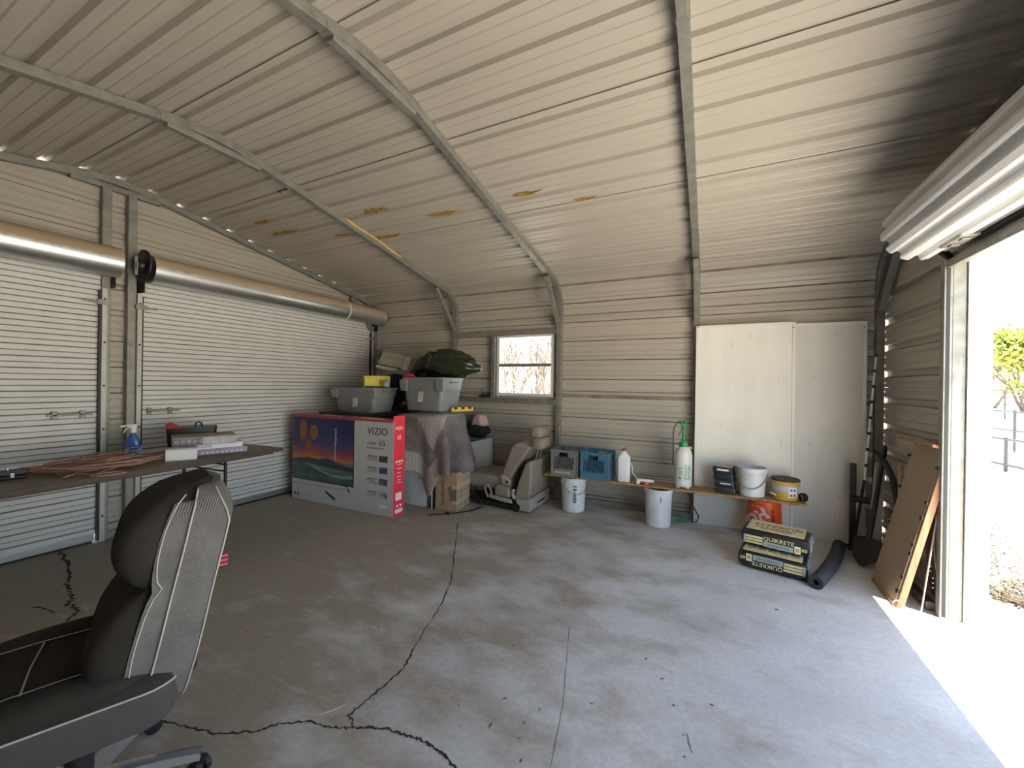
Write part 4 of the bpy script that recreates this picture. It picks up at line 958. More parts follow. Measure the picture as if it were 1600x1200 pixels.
# second backrest seen from behind, with its hard base panel
slab('backrest', [(.22, .12), (.20, .17), (.25, .34), (.33, .535), (.36, .56), (.405, .55), (.40, .30), (.375, .15)], -.30, .27, M_SEAT, .03)
slab('rear_panel', [(.24, .01), (.22, .135), (.395, .15), (.395, .01)], -.31, .28, M_SEATP, .012)
b = MB(); b.box(.394, .405, -.15, .12, .055, .10); rp_ = b.build('pull_handle', M_SEATP, cs, bevel=.006); b = MB(); b.box(.4045, .4065, -.12, .09, .066, .086); b.build('handle_slot', M_DARK, rp_)
b = MB(); b.tube([(.20, -.315, .24), (.19, -.32, .20), (.20, -.32, .155), (.225, -.315, .14)], .02, 10); b.build('hinge_cover', M_SEATP, cs, smooth=True)
for (x_, y_, z_, posts) in ((.375, -.02, .855, 0), (.415, -.055, .735, 1)):
    b = MB(); rings = []
    for k, (t_, s_) in enumerate(((-1, .0), (-1, .78), (-.9, .95), (0, 1), (.9, .95), (1, .78), (1, 0))):
        rings.append([(x_+.072*s_*math.copysign(abs(math.cos(a))**.6, math.cos(a)), y_+.135*t_, z_+.066*s_*math.copysign(abs(math.sin(a))**.6, math.sin(a))) for a in [2*PI*q_/18 for q_ in range(18)]])
    b.loft(rings); hr = b.build('headrest', M_SEAT, cs, smooth=True, angle=70, bevel=0)
    for dy in (-.055, .055):
        b = MB(); zb0 = .54 if posts else .68
        b.tube([(x_-.01, y_+dy, z_-.05), (x_-.045 if posts else x_-.06, y_+dy, zb0)], .006, 8); b.build('headrest_post', M_GALVBRIGHT, hr, smooth=True)
# steel frame with runners
for y_ in (-.30, .22):
    b = MB(); b.bar([(-.36, y_, .10), (-.30, y_, .055), (.20, y_, .035), (.26, y_, .03)], .03, .045); b.build('runner', M_DARK, cs, bevel=.004)
    b = MB(); b.T = Matrix.Translation((.235, y_-.0, .045)) @ Matrix.Rotation(PI/2, 4, 'X'); b.lathe([(.02, -.03), (.045, -.028), (.045, .028), (.02, .03)], 18); b.build('roller', M_BLACK, cs, smooth=True, angle=40)
    for x_ in (-.32, .0): b = MB(); b.bar([(x_, y_, .06), (x_+.01, y_, .20)], .03, .02, up=(1, 0, 0)); b.build('strut', M_DARK, cs)
b = MB(); b.tube([(-.32, -.30, .09), (-.32, .22, .09)], .013, 8); b.build('cross_tube', M_DARK, cs); b = MB(); b.tube([(.10, -.30, .06), (.10, .22, .06)], .013, 8); b.build('cross_tube', M_DARK, cs)
slab('side_skirt', [(-.14, .115), (-.10, .155), (.17, .125), (.19, .085), (.10, .085)], -.33, -.30, M_SEATP, .008)
b = MB(); pts = [(-.11+.035*math.sin(a)-.02*math.cos(a), -.325, .185+.07*math.cos(a)) for a in [2*PI*k/16 for k in range(17)]]; b.bar(pts, .035, .004, up=(1, 0, 0)); b.build('belt_loop', M_SEATP, cs, smooth=True)
# ------------------------------------------------------------------ plank bench along the back wall
def osb():
    m = bpy.data.materials.new('strand_board'); m.use_nodes = True; n = m.node_tree.nodes; l = m.node_tree.links; bs = n['Principled BSDF']; bs.inputs['Roughness'].default_value = .8
    tc = n.new('ShaderNodeTexCoord'); mp = n.new('ShaderNodeMapping'); mp.inputs['Scale'].default_value = (1, 2.2, 2); l.new(tc.outputs['Object'], mp.inputs[0])
    v = n.new('ShaderNodeTexVoronoi'); v.inputs['Scale'].default_value = 38; l.new(mp.outputs[0], v.inputs['Vector'])
    rp = n.new('ShaderNodeValToRGB'); rp.color_ramp.elements[0].color = (.20, .11, .045, 1); rp.color_ramp.elements[1].color = (.46, .29, .13, 1); l.new(v.outputs['Color'], rp.inputs[0]); l.new(rp.outputs[0], bs.inputs['Base Color']); return m
M_OSB = osb()
PZ = .392
pk = MB(); pk.box(0, 2.43, -.12, .125, -.019, 0); o = pk.build('plank', M_OSB, None, bevel=.002); o.location = (3.02, -.335, PZ); o.rotation_euler = (0, 0, R(.3)); tag(o, 'long strand-board plank resting on buckets along the back wall', 'plank')
M_BKT = mat('white_bucket_plastic', (.70, .71, .72), .38, var=.08, scale=7, col2=(.58, .58, .57)); M_ORG = mat('orange_bucket_plastic', (.66, .075, .012), .38)
def bucket(name, label, loc, rz, r0, r1, h, m, ridges=(.80, .90), bail=None, rimw=.006, group=None):
    t = thing(name, label, 'bucket', loc, rz, group); b = MB(); pr_ = [(r0*.96, 0), (r0, .006)]
    rr = lambda f: r0+(r1-r0)*f
    for f in ridges: pr_ += [(rr(f-.012), h*(f-.012)), (rr(f)+.007, h*(f-.008)), (rr(f)+.007, h*(f+.012)), (rr(f+.016), h*(f+.016))]
    pr_ += [(rr(.965), h*.965), (r1+rimw, h*.968), (r1+rimw, h*.995), (r1, h), (r1-.004, h), (r0-.004, .01), (.001, .01)]
    b.lathe(pr_, 36, cap=True); b.build('body', m, t, smooth=True, angle=30)
    if bail is not None:
        b = MB(); pts = []
        for k in range(17):
            a = PI*k/16; q = Vector(((r1+.007)*math.cos(a), -(r1+.007)*math.sin(a), -bail*.11*math.sin(a))); pts.append(q+Vector((0, 0, h*.87)))
        b.tube(pts, .004, 6); bo_ = b.build('bail_handle', M_GALV, t, smooth=True)
        for s_ in (1, -1): b = MB(); b.cbox((s_*r1*1.03, 0, h*.87), (.014, .022, .03)); b.build('handle_ear', m, t, bevel=.004)
    return t
t = bucket('bucket', 'white plastic bucket with black print under the milk crates', (3.335, -.345, 0), R(35), .122, .134, .372, M_BKT, (.74, .84), bail=1.05)
for k in range(6):
    b = MB(); a0 = R(-42); 
    za, zb2 = .30-.032*k, .272-.032*k
    def cyl(a, z, r): return (r*math.cos(a), r*math.sin(a), z)
    w0 = (.16, .16, .05, .12, .16, .13)[k]
    ring = [R(-90-22)+w0*2*q_/6+(.16-w0) for q_ in range(7)]
    b.loft([[cyl(a, zz, r) for a in ring] for zz, r in ((zb2, .1225+.0115*zb2/.37+.0008), (za, .1225+.0115*za/.37+.0008))], closed=False); b.build('print_mark', M_INKG, t)
t = bucket('bucket', 'white ribbed plastic bucket under the middle of the plank', (4.232, -.385, 0), R(10), .119, .132, .372, M_BKT, (.90,), rimw=.012)
b = MB(); b.box(.012, .017, -.1345, -.131, .255, .31); b.build('slot', M_DARK, t)
ob = bucket('bucket', 'orange plastic bucket turned upside down under the right end of the plank', (5.145, -.33, .372), R(0), .132, .150, .371, M_ORG, (.86, .93)); ob.rotation_euler = (PI, 0, 0)
# badge on the orange bucket: white outlined square with tilted lettering
def on_cyl(o_, r_, zc, a0, slope=0.0):
    me = o_.data
    for v in me.vertices:
        u, vv, w_ = v.co; a = a0+u/r_; rr = r_+w_+slope*(vv+zc); v.co = (rr*math.cos(a), rr*math.sin(a), zc+vv)
    o_.location = (0, 0, 0); o_.rotation_euler = (0, 0, 0); o_.scale = (1, 1, 1)
RO = .1445
def bend_text(s_, size, m_, parent, a0, zc, r_, rot=0, name='lettering', slope=0.0, bold=0.0):
    o_ = text(name, s_, size, m_, parent, (0, 0, 0), (0, 0, 0), ext=.0006, bold=bold)
    c_, sn = math.cos(rot), math.sin(rot)
    for v in o_.data.vertices:
        u, vv = v.co.x, v.co.y; v.co.x, v.co.y = u*c_-vv*sn, u*sn+vv*c_
    on_cyl(o_, r_+.0012, zc, a0, slope); return o_
def cyl_patch(name, m_, parent, r_, a0, a1, z0, z1, lift=.0008, taper=0.0):
    b = MB(); n_ = 10; aa = [a0+(a1-a0)*k/n_ for k in range(n_+1)]
    b.loft([[((r_+lift-taper)*math.cos(a), (r_+lift-taper)*math.sin(a), z0) for a in aa], [((r_+lift)*math.cos(a), (r_+lift)*math.sin(a), z1) for a in aa]], closed=False); return b.build(name, m_, parent, smooth=True)
M_PINKW = mat('pale_print_on_orange', (.72, .52, .58), .45)
rb_ = lambda z_: .132+.018*z_/.371
cyl_patch('badge_edge', M_PINKW, ob, rb_(.23), R(92), R(93.2), .045, .23, .0012, rb_(.23)-rb_(.045))
cyl_patch('badge_edge', M_PINKW, ob, rb_(.048), R(92), R(150), .045, .049, .0012)
bend_text('HOME', .125, M_PINKW, ob, R(98), .052, .132, R(36), slope=.0485, bold=.006)

for k in range(2):
    for q_ in range(2): cyl_patch('warning_mark', M_INK, ob, rb_(.075+.014*k), R(63+q_*5), R(67+q_*5), .064+.014*k, .075+.014*k, .001, .0005)
for k in range(5): cyl_patch('warning_line', M_INK, ob, rb_(.118+.016*k), R(60), R(72+(k % 2)*3), .11+.016*k, .118+.016*k, .001, .0003)
# milk crates
M_CRG = mat('grey_crate_plastic', (.20, .195, .185), .5); M_CRB = mat('blue_crate_plastic', (.065, .17, .25), .5)
def crate(label, loc, rz, m, w_=.305, h_=.285, txt=None):
    t = thing('milk_crate', label, 'crate', loc, rz); hw = w_/2
    for sx in (-1, 1):
        for sy in (-1, 1):
            b = MB(); b.box(sx*hw-(.035 if sx > 0 else 0), sx*hw+(.035 if sx < 0 else 0), sy*hw-(.012 if sy > 0 else 0), sy*hw+(.012 if sy < 0 else 0), 0, h_)
            b.box(sx*hw-(.012 if sx > 0 else 0), sx*hw+(.012 if sx < 0 else 0), sy*hw-(.035 if sy > 0 else 0), sy*hw+(.035 if sy < 0 else 0), 0, h_); b.build('corner_post', m, t, bevel=.003)
    b = MB(); b.box(-hw+.01, hw-.01, -hw+.01, hw-.01, .0, .012); b.build('bottom', m, t)
    for k in range(4):
        T = Matrix.Rotation(PI/2*k, 4, 'Z'); L = hw-.035
        b = MB(); b.T = T; b.box(-L, L, -hw, -hw+.008, 0, .072); b.build('lower_wall', m, t)
        b = MB(); b.T = T; b.box(-L, -.055, -hw, -hw+.008, h_-.075, h_); b.box(.055, L, -hw, -hw+.008, h_-.075, h_); b.box(-.055, .055, -hw, -hw+.008, h_-.028, h_); b.build('upper_wall', m, t)
        for q_ in range(9):
            x_ = -L+.012+q_*(2*L-.024)/8
            if abs(x_) < .05: continue
            b = MB(); b.T = T; b.box(x_-.002, x_+.002, -hw-.005, -hw, h_-.075, h_); b.build('rib', m, t)
        z0, z1 = .072, h_-.075; H = z1-z0
        for sg in (1, -1):
            n_ = 9
            for q_ in range(-3, n_):
                xa = -L+q_*2*L/7.0; xb = xa+H*.80; za, zb2 = z0, z1
                if sg < 0: pass
                if xa < -L: za = z0+(-L-xa)/(xb-xa)*H; xa2 = -L
                else: xa2 = xa
                if xb > L: zb2 = z0+(L-xa)/(xb-xa)*H; xb2 = L
                else: xb2 = xb
                if xa2 >= xb2 or zb2-za < .006: continue
                b = MB(); b.T = T; b.bar([(sg*xa2, -hw+.004, za), (sg*xb2, -hw+.004, zb2)], .006, .0055, up=(0, 0, 1)); b.build('lattice_bar', m, t)
    if txt:
        text('crate_text', txt, .026, M_PAPER, t, (-.095, -hw-.001, .028), (PI/2, 0, 0), sx=1.0)
    return t
crate('dark grey milk crate at the left end of the plank', (3.262, -.325, PZ+.0005), R(-2), M_CRG, txt='FOSTER FARMS')
crate('blue milk crate between the grey crate and the white jug', (3.600, -.325, PZ+.0005), R(-4), M_CRB)
for k, (x_, y_, s_) in enumerate(((3.64, -.30, .075), (3.22, -.30, .08))):
    o = blob('tool_pouch', M_BLACK, None, (0, 0, 0), (.09, .08, s_*1.45), seed=30+k, amp=.35, freq=3, sub=3); o.location = (x_, y_, PZ+.15); tag(o, ('crumpled black pouch inside the blue milk crate', 'crumpled black pouch inside the grey milk crate')[k], 'pouch')
# thin antenna rod by the crates
b = MB(); b.tube([(3.115, -.155, PZ+.004), (3.075, -.10, .80), (3.07, -.11, .88), (3.09, -.11, .90)], .004, 6); o = b.build('wire_rod', M_GALVBRIGHT, None, smooth=True); tag(o, 'thin bent wire rod leaning on the tube post behind the grey crate', 'rod')
# white jug with applicator
jg = thing('plastic_jug', 'white plastic weed killer jug with red cap loop on the plank', 'jug', (3.885, -.375, PZ+.0005), R(8))
M_JUG = mat('white_jug_plastic', (.72, .71, .69), .4)
b = MB(); b.loft([ring3(rrect(w_, d_, min(w_, d_)*.28, 4), z) for w_, d_, z in ((.118, .09, 0), (.128, .10, .008), (.132, .104, .16), (.130, .10, .19), (.135, .10, .23), (.120, .085, .262), (.07, .06, .29), (.045, .045, .305), (.042, .042, .32))]); b.build('body', M_JUG, jg, smooth=True, angle=50)
b = MB(); b.loft([[(-.05, -.051, .15), (.05, -.051, .15), (.05, -.049, .15), (-.05, -.049, .15)], [(-.012, -.028, .30), (.012, -.028, .30), (.012, -.02, .30), (-.012, -.02, .30)]]); b.build('front_panel', M_JUG, jg, bevel=.004)
b = MB(); b.lathe([(.023, .315), (.023, .338), (.018, .342)], 16); cap_ = b.build('cap', mat('jug_cap_red', (.40, .05, .05), .5), jg, smooth=True, angle=40)
b = MB(); b.bar([(.012, 0, .34), (.03, -.01, .365), (.05, -.012, .372)], .006, .004); b.build('cap_tab', bpy.data.materials['jug_cap_red'], cap_); b = MB(); b.bar([(-.012, 0, .34), (-.018, 0, .36)], .006, .004); b.build('cap_tab', M_WHITE, cap_)
b = MB(); b.tube([(.06, -.01, .20), (.075, -.02, .19), (.09, -.03, .15), (.085, -.035, .11), (.10, -.04, .09), (.125, -.045, .065), (.14, -.05, .035)], .004, 8); b.build('hose', M_WHITE, jg, smooth=True)
wn = thing('spray_wand', 'white battery sprayer wand with red trigger lying beside the jug', 'sprayer wand', (4.09, -.40, PZ+.0005), R(-8))
b = MB(); b.tube([(-.055, 0, .026), (-.02, 0, .03), (.03, .005, .034), (.075, .012, .036), (.10, .015, .036)], [.026, .024, .02, .014, .013], 12); b.build('body', M_WHITE, wn, smooth=True)
b = MB(); b.tube([(-.055, 0, .024), (-.05, -.02, .02), (-.04, -.05, .02)], [.022, .02, .018], 12); b.build('handle', M_WHITE, wn, smooth=True)
b = MB(); b.tube([(.0, -.03, .018), (.035, -.05, .018), (.06, -.045, .016)], [.014, .018, .008], 10); b.build('trigger', mat('trigger_red', (.60, .06, .04), .5), wn, smooth=True)
b = MB(); b.tube([(.10, .015, .036), (.112, .016, .036)], .009, 10); b.build('nozzle', M_INKR, wn, smooth=True)
# pressure sprayer
ps = thing('pressure_sprayer', 'white pump pressure sprayer with green handle on the plank', 'sprayer', (4.455, -.325, PZ+.0005), R(0))
M_GRN = mat('sprayer_green', (.02, .28, .09), .4); M_POLY = mat('milky_polyethylene', (.66, .66, .61), .4)
b = MB(); b.lathe([(.075, .012), (.083, .02), (.083, .055), (.079, .065), (.083, .075), (.083, .30), (.078, .345), (.06, .385), (.035, .405), (.034, .42)], 32); b.build('tank', M_POLY, ps, smooth=True, angle=50)
for k in range(4):
    a = PI/4+PI/2*k; b = MB(); b.lathe([(.018, 0), (.022, .02), (.018, .035)], 10, (.062*math.cos(a), .062*math.sin(a), 0)); b.build('foot', M_POLY, ps, smooth=True)
b = MB(); b.lathe([(.037, .40), (.040, .405), (.040, .44), (.03, .45), (.022, .455), (.016, .47)], 20); b.build('collar', M_GRN, ps, smooth=True, angle=40)
b = MB(); b.lathe([(.013, .45), (.012, .58), (.02, .595), (.02, .61)], 14); pm = b.build('pump_rod', M_GRN, ps, smooth=True)
b = MB(); b.bar([(-.055, 0, .655), (.055, 0, .655)], .022, .016); b.bar([(-.022, 0, .655), (-.018, 0, .605)], .014, .012, up=(1, 0, 0)); b.bar([(.022, 0, .655), (.018, 0, .605)], .014, .012, up=(1, 0, 0)); b.build('pump_handle', M_GRN, pm, bevel=.003)
for s_ in (-1, 1): b = MB(); b.cbox((s_*.062, 0, .395), (.03, .03, .018)); b.build('strap_lug', M_POLY, ps, bevel=.004)
b = MB(); b.tube([(-.02, 0, .62), (-.05, -.005, .64), (-.085, -.01, .60), (-.095, -.01, .50), (-.093, -.01, .36), (-.096, -.005, .22)], .005, 8); b.tube([(-.05, 0, .50), (-.022, 0, .57), (-.012, 0, .62)], .003, 6); b.build('hose', M_BLACK, ps, smooth=True)
def bt2(s_, size, a0, z0, rot, m_=M_GRN): return bend_text(s_, size, m_, ps, a0, z0, .0835, rot, 'lettering')
bt2('Pressure', .042, R(-62), .09, PI/2); bt2('Sprayer', .048, R(-40), .085, PI/2)
for k in range(7): cyl_patch('fine_print', M_GRN, ps, .0832, R(-118), R(-84-(k % 3)*6), .20-.011*k, .204-.011*k, .0008)
cyl_patch('logo_mark', M_GRN, ps, .0832, R(-112), R(-100), .09, .115, .0008)
b = MB(); b.tube([(4.52, -.17, PZ-.05), (4.50, -.16, .30), (4.54, -.17, .18), (4.60, -.18, .08), (4.585, -.17, .02), (4.53, -.18, .012)], .0055, 8); o = b.build('hose', M_BLACK, None, smooth=True)
tag(o, 'black rubber hose hanging behind the plank to the floor', 'hose')
t = thing('wand_handle', 'green wand handle lying on the floor below the plank', 'handle', (4.46, -.19, 0), R(4))
b = MB(); b.tube([(-.05, 0, .014), (.0, 0, .016), (.05, 0, .014)], [.013, .016, .012], 10); b.build('grip', M_GRN, t, smooth=True); b = MB(); b.tube([(-.05, 0, .014), (-.09, .0, .012)], .006, 8); b.build('tip', M_GRN, t)
# stack of black trays
M_BTRAY = mat('black_tray_plastic', (.022, .024, .028), .4)
for k in range(4):
    t = thing('tape_case', ('lowest black plastic case of the stack on the plank', 'second black plastic case from the bottom of the stack on the plank', 'third black plastic case with a white strip label in the stack', 'top black plastic case of the stack with a pale printed cover')[k], 'case', (4.835-.006*k, -.315+.004*k, PZ+.0005+.0615*k), R(-6-2*k), 'black cases on the plank')
    b = MB(); b.loft([ring3(rrect(.155, .17, .012, 3), 0), ring3(rrect(.165, .18, .012, 3), .008), ring3(rrect(.165, .18, .012, 3), .05), ring3(rrect(.157, .172, .012, 3), .0605)]); b.build('body', M_BTRAY, t, smooth=True, angle=30)
    b = MB(); b.box(-.07, .07, -.092, -.0885, .022, .028); b.build('groove', M_BLACK, t)
    if k in (1, 3):
        b = MB(); b.box(-.035 if k == 1 else -.045, .055, -.0925, -.0895, .026, .036 if k == 1 else .042); b.build('strip_label', M_PAPER, t)
    if k == 3:
        b = MB(); b.box(-.074, .074, -.082, .082, .0603, .0615); cv = b.build('cover_sheet', mat('grey_cover_print', (.42, .41, .41), .5, var=.25, scale=10), t)
        b = MB(); b.box(.01, .06, -.03, .05, .0614, .062); b.build('red_print', mat('red_dull_print', (.42, .12, .12), .6), cv)
# white open bucket and joint-compound tub on the plank
t = bucket('bucket', 'white open plastic bucket standing on the plank between cases and tub', (5.045, -.325, PZ+.0005), R(-10), .104, .118, .262, M_BKT, (.80,), bail=1.35)
tb2 = thing('compound_tub', 'short yellow and black tub with printed label on the plank', 'tub', (5.306, -.325, PZ+.0005), R(0))
M_TYEL = mat('tub_yellow', (.58, .38, .06), .5); M_LIDB = mat('dusty_black_lid', (.045, .04, .036), .7, var=.4, scale=12)
b = MB(); b.lathe([(.088, 0), (.096, .01), (.099, .03), (.103, .155), (.106, .16)], 36); b.build('body', M_TYEL, tb2, smooth=True, angle=50)
b = MB(); b.lathe([(.0985, .032), (.1035, .145)], 36, cap=False); b.build('label', mat('tub_label', (.34, .38, .45), .5, var=.5, scale=10, col2=(.50, .46, .38)), tb2, smooth=True)
cyl_patch('label_panel', M_PAPER, tb2, .1012, R(-82), R(-40), .035, .125, .0012, .0015)
for a0 in (-78, -62): 
    for z0 in (.045, .09): cyl_patch('label_mark', M_INKG, tb2, .102, R(a0), R(a0+11), z0, z0+.022, .0014)
b = MB(); b.lathe([(.1045, .135), (.1085, .14), (.1085, .152), (.1055, .155), (.1095, .16), (.1095, .172), (.104, .178)], 36); b.build('rim_band', M_TYEL, tb2, smooth=True, angle=30)
b = MB(); b.lathe([(.1105, .170), (.112, .173), (.112, .183), (.108, .187), (.102, .184), (.001, .183)], 36); b.build('lid', M_LIDB, tb2, smooth=True, angle=30)
b = MB(); b.tube([(-.115, -.055, .055), (-.085, -.085, .045)], .008, 8); o = b.build('chalk_stick', M_WHITE, tb2)
t = thing('tape_roll', 'worn dark tape roll at the right end of the plank', 'tape', (5.437, -.35, PZ+.0005), R(25))
b = MB(); b.T = Matrix.Translation((0, 0, .037)) @ Matrix.Rotation(PI/2, 4, 'Y'); b.lathe([(.02, -.018), (.036, -.018), (.037, 0), (.036, .018), (.02, .018), (.02, -.018)], 22, cap=False); b.build('roll', M_DARK, t, smooth=True, angle=40)
b = MB(); b.bar([(-.022, -.03, .0), (-.022, -.02, .03), (-.022, 0, .06)], .012, .003, up=(1, 0, 0)); b.build('tape_tail', mat('dusty_tape', (.22, .19, .16), .8), t)

# ------------------------------------------------------------------ two white sheets leaning on the back wall
M_SHEET = mat('worn_white_board', (.80, .765, .69), .5, var=.1, scale=2.2, col2=(.70, .67, .60), stretch=(1.5, 1, .5), detail=12); M_SHEET2 = mat('worn_white_board_dull', (.68, .655, .60), .55, var=.1, scale=2.2, col2=(.60, .575, .53), stretch=(1.5, 1, .5), detail=12)
M_SCUFF = mat('scuff_mark', (.42, .39, .34), .7)
def leaner(name, label, x0, x1, z1, yb0, yt0, m, tb_):
    t = thing(name, label, 'panel', (x0, yb0, 0), 0); W_ = x1-x0; sh_ = (yt0-yb0)/z1
    def sheet(nm, u0, u1, v0, v1, d0, d1, mm):
        b = MB(); b.loft([[(u0, d0+sh_*v0, v0), (u1, d0+sh_*v0, v0), (u1, d1+sh_*v0, v0), (u0, d1+sh_*v0, v0)], [(u0, d0+sh_*v1, v1), (u1, d0+sh_*v1, v1), (u1, d1+sh_*v1, v1), (u0, d1+sh_*v1, v1)]]); return b.build(nm, mm, t)
    sheet('board', 0, W_, 0, z1, 0, .02, m)
    for nm, q in (('edge_strip', (-.004, .018, 0, z1)), ('edge_strip', (W_-.02, W_+.004, 0, z1)), ('edge_strip', (.018, W_-.02, z1-.02, z1+.004))): sheet(nm, q[0], q[1], q[2], q[3], -.006, .024, tb_)
    random.seed(int(x0*100))
    for k in range(9):
        u, v = random.uniform(.06, W_-.06), random.uniform(.15, z1-.1); sheet('scuff', u, u+random.uniform(.002, .006), v, v+random.uniform(.02, .07), -.0006, .0, M_SCUFF)
    for (u, v) in ((.012, z1-.015), (W_-.012, z1-.05)): sheet('screw', u-.005, u+.005, v-.005, v+.005, -.008, -.005, M_DARK)
    return t
M_EDGE = mat('pale_edge_strip', (.74, .71, .64), .45)
leaner('partition_board', 'taller cream-white panel leaning on the wall behind the plank', 4.555, 5.395, 2.015, -.150, -.118, M_SHEET, M_EDGE)
leaner('partition_board', 'duller grey-white panel leaning on the wall nearest the corner', 5.37, 5.93, 2.00, -.10, -.068, M_SHEET2, M_EDGE)

# ------------------------------------------------------------------ bags of concrete mix
M_SACK = mat('black_sack_plastic', (.016, .016, .016), .35, bump=.3, bscale=30); M_SACKY = mat('sack_yellow_print', (.66, .54, .27), .55, var=.15, scale=14, col2=(.52, .43, .24)); M_SACKG = mat('sack_grey_print', (.32, .38, .37), .5); M_SACKW = mat('sack_pale_yellow', (.82, .70, .36), .5)
def sack(label, loc, rz, flip):
    t = thing('concrete_bag', label, 'bag', loc, rz, 'bags of concrete mix'); W_, D_, H_ = .44, .29, .138
    b = MB(); rings = []; from mathutils import noise
    for i in range(17):
        u = -W_/2+W_*i/16; e = 1-.28*(abs(2*u/W_)**6); pts = []
        for k in range(28):
            a = 2*PI*k/28; ca, sa = math.cos(a), math.sin(a); ex = lambda v, p_: math.copysign(abs(v)**p_, v)
            y_ = D_/2*ex(ca, .42)*(1-.05*(abs(2*u/W_)**4)); z_ = H_/2+H_/2*e*ex(sa, .42); j_ = .003*noise.noise(Vector((u*14, y_*14, z_*20+loc[0])))
            pts.append((u, y_+j_, max(0, z_+j_*(1 if z_ > .02 else 0))))
        rings.append(pts)
    b.loft(rings); b.build('sack', M_SACK, t, smooth=True, angle=60)
    zt = H_+.0022
    b = MB(); b.box(-W_/2+.03, W_/2-.035, -D_/2+.012, D_/2-.02, zt-.003, zt); tp_ = b.build('top_print', M_SACKY, t)
    f = PI if flip else 0.0
    yf = -D_/2-.0035
    def place(o_, u, v):          # lettering on the front side, upside down if flipped
        if flip: o_.rotation_euler = (PI/2, PI, 0); o_.location = (-u, yf, H_-v)
        else: o_.rotation_euler = (PI/2, 0, 0); o_.location = (u, yf, v)
    def fbox(nm, m_, u0, u1, v0, v1, d=.0):
        if flip: u0, u1, v0, v1 = -u1, -u0, H_-v1, H_-v0
        b = MB(); b.box(u0, u1, yf-d, yf+.004, v0, v1); return b.build(nm, m_, t)
    fbox('grey_print', M_SACKG, -.07, .12, .022, .060); fbox('yellow_print', M_SACKW, .128, .165, .022, .075); fbox('brown_print', M_TAN, .134, .159, .032, .062, .0008)
    for k in range(3): fbox('yellow_bar', M_SACKY, -.19, -.075, .028+.022*k, .044+.022*k)
    fbox('pale_print', M_SACKG, -.205, -.193, .025, .09)
    o_ = text('brand_text', 'QUIKRETE', .042, M_SACKW, t, (0, 0, 0), sx=1.02); place(o_, -.072, .070)
    o_ = text('mix_text', 'CONCRETE MIX', .021, M_INK, t, (0, 0, 0), sx=1.0); place(o_, -.055, .034); o_.location.y -= .001
    o_ = text('weight_text', '60', .036, M_SACKW, t, (0, 0, 0), sx=1.0); place(o_, .17, .045)
    if not flip:
        o_ = text('top_text', 'QUIKRETE', .07, M_INK, tp_, (.17, .05, zt+.0006), (0, 0, PI), sx=1.0); o_ = text('top_text', 'CONCRETE MIX', .038, M_INK, tp_, (.13, -.03, zt+.0006), (0, 0, PI), sx=1.0)
        
        for q_ in range(2): b = MB(); b.box(-.10, .10, -.075-.016*q_, -.070-.016*q_, zt, zt+.0008); b.build('fine_print', M_INK, tp_)
    else:
        for k in range(5):
            b = MB(); b.box(-.17+k*.07, -.115+k*.07, -.07, .09, zt-.001, zt+.0006); b.build('instruction_print', mat('sack_picture_%d' % k, (.30, .26, .16), .6, var=.4, scale=30), tp_)
    b = MB(); b.loft([ring3(rrect(.01, D_-.06, .003, 2, W_/2-.005), .015), ring3(rrect(.02, D_-.05, .003, 2, W_/2+.002), H_*.5), ring3(rrect(.01, D_-.06, .003, 2, W_/2-.005), H_-.015)]); b.build('end_fold', mat('worn_sack_end', (.30, .30, .28), .5, var=.6, scale=14, col2=(.03, .03, .03)) if 'worn_sack_end' not in bpy.data.materials else bpy.data.materials['worn_sack_end'], t)
    return t
sack('lower concrete mix bag with upside-down lettering flat on the floor', (5.145, -.985, 0), R(-13), True)
sack('upper concrete mix bag with upright lettering stacked on the other bag', (5.175, -.885, .1415), R(-14), False)
# foam pipe
M_FOAM = mat('dark_foam', (.035, .037, .042), .9, var=.3, scale=25)
P0, P1 = Vector((5.36, -1.235, .047)), Vector((5.70, -.32, .047)); pm_ = (P0+P1)/2+Vector((.045, -.01, 0))
ctr = [P0*(1-t_)**2+pm_*2*t_*(1-t_)+P1*t_**2 for t_ in [k/10 for k in range(11)]]
b = MB(); b.tube(ctr, .046, 20, cap=False); b.tube(ctr, .019, 14, cap=False)
n0 = len(b.v)
for end in (0, 10):
    oo = end*20; ii = 11*20+end*14; c_ = ctr[end]
    ring_o = [Vector(b.v[oo+k]) for k in range(20)]
    inn = [c_+(q-c_)*(.019/.046) for q in ring_o]; i2 = [b.av(q) for q in inn]
    for k in range(20): b.af((oo+k, oo+(k+1) % 20, i2[(k+1) % 20], i2[k]))
o = b.build('foam_pipe', M_FOAM, None, smooth=True, angle=40); tag(o, 'dark grey foam pipe insulation tube on the floor beside the concrete bags', 'pipe insulation')

# ------------------------------------------------------------------ corner tools
sv = thing('shovel', 'black shovel standing in the corner with its blade on the floor', 'shovel', (5.80, -.60, 0), R(-38))
b = MB(); rings = []
for t_, w_, c_ in ((0, .012, .0), (.06, .075, .012), (.16, .10, .02), (.24, .10, .02), (.27, .03, .0)):
    q = Vector((0, -.06+.42*t_, .015+.75*t_)); rings.append([(x_, q.y+c_*(abs(x_)/.1)**2-.002, q.z) for x_ in (-w_, -w_/2, 0, w_/2, w_)]+[(x_, q.y+c_*(abs(x_)/.1)**2+.002, q.z) for x_ in (w_, w_/2, 0, -w_/2, -w_)])
b.loft(rings); b.build('blade', M_DARK, sv, smooth=True)
b = MB(); b.tube([(0, .04, .19), (0, .10, .34), (0, .26, .84)], [.02, .018, .016], 12); b.build('shaft', M_BLACK, sv, smooth=True)
b = MB(); b.tube([(0, .26, .84), (0, .275, .90), (0, .283, .93)], [.02, .021, .016], 10); b.build('grip', M_BLACK, sv, smooth=True)
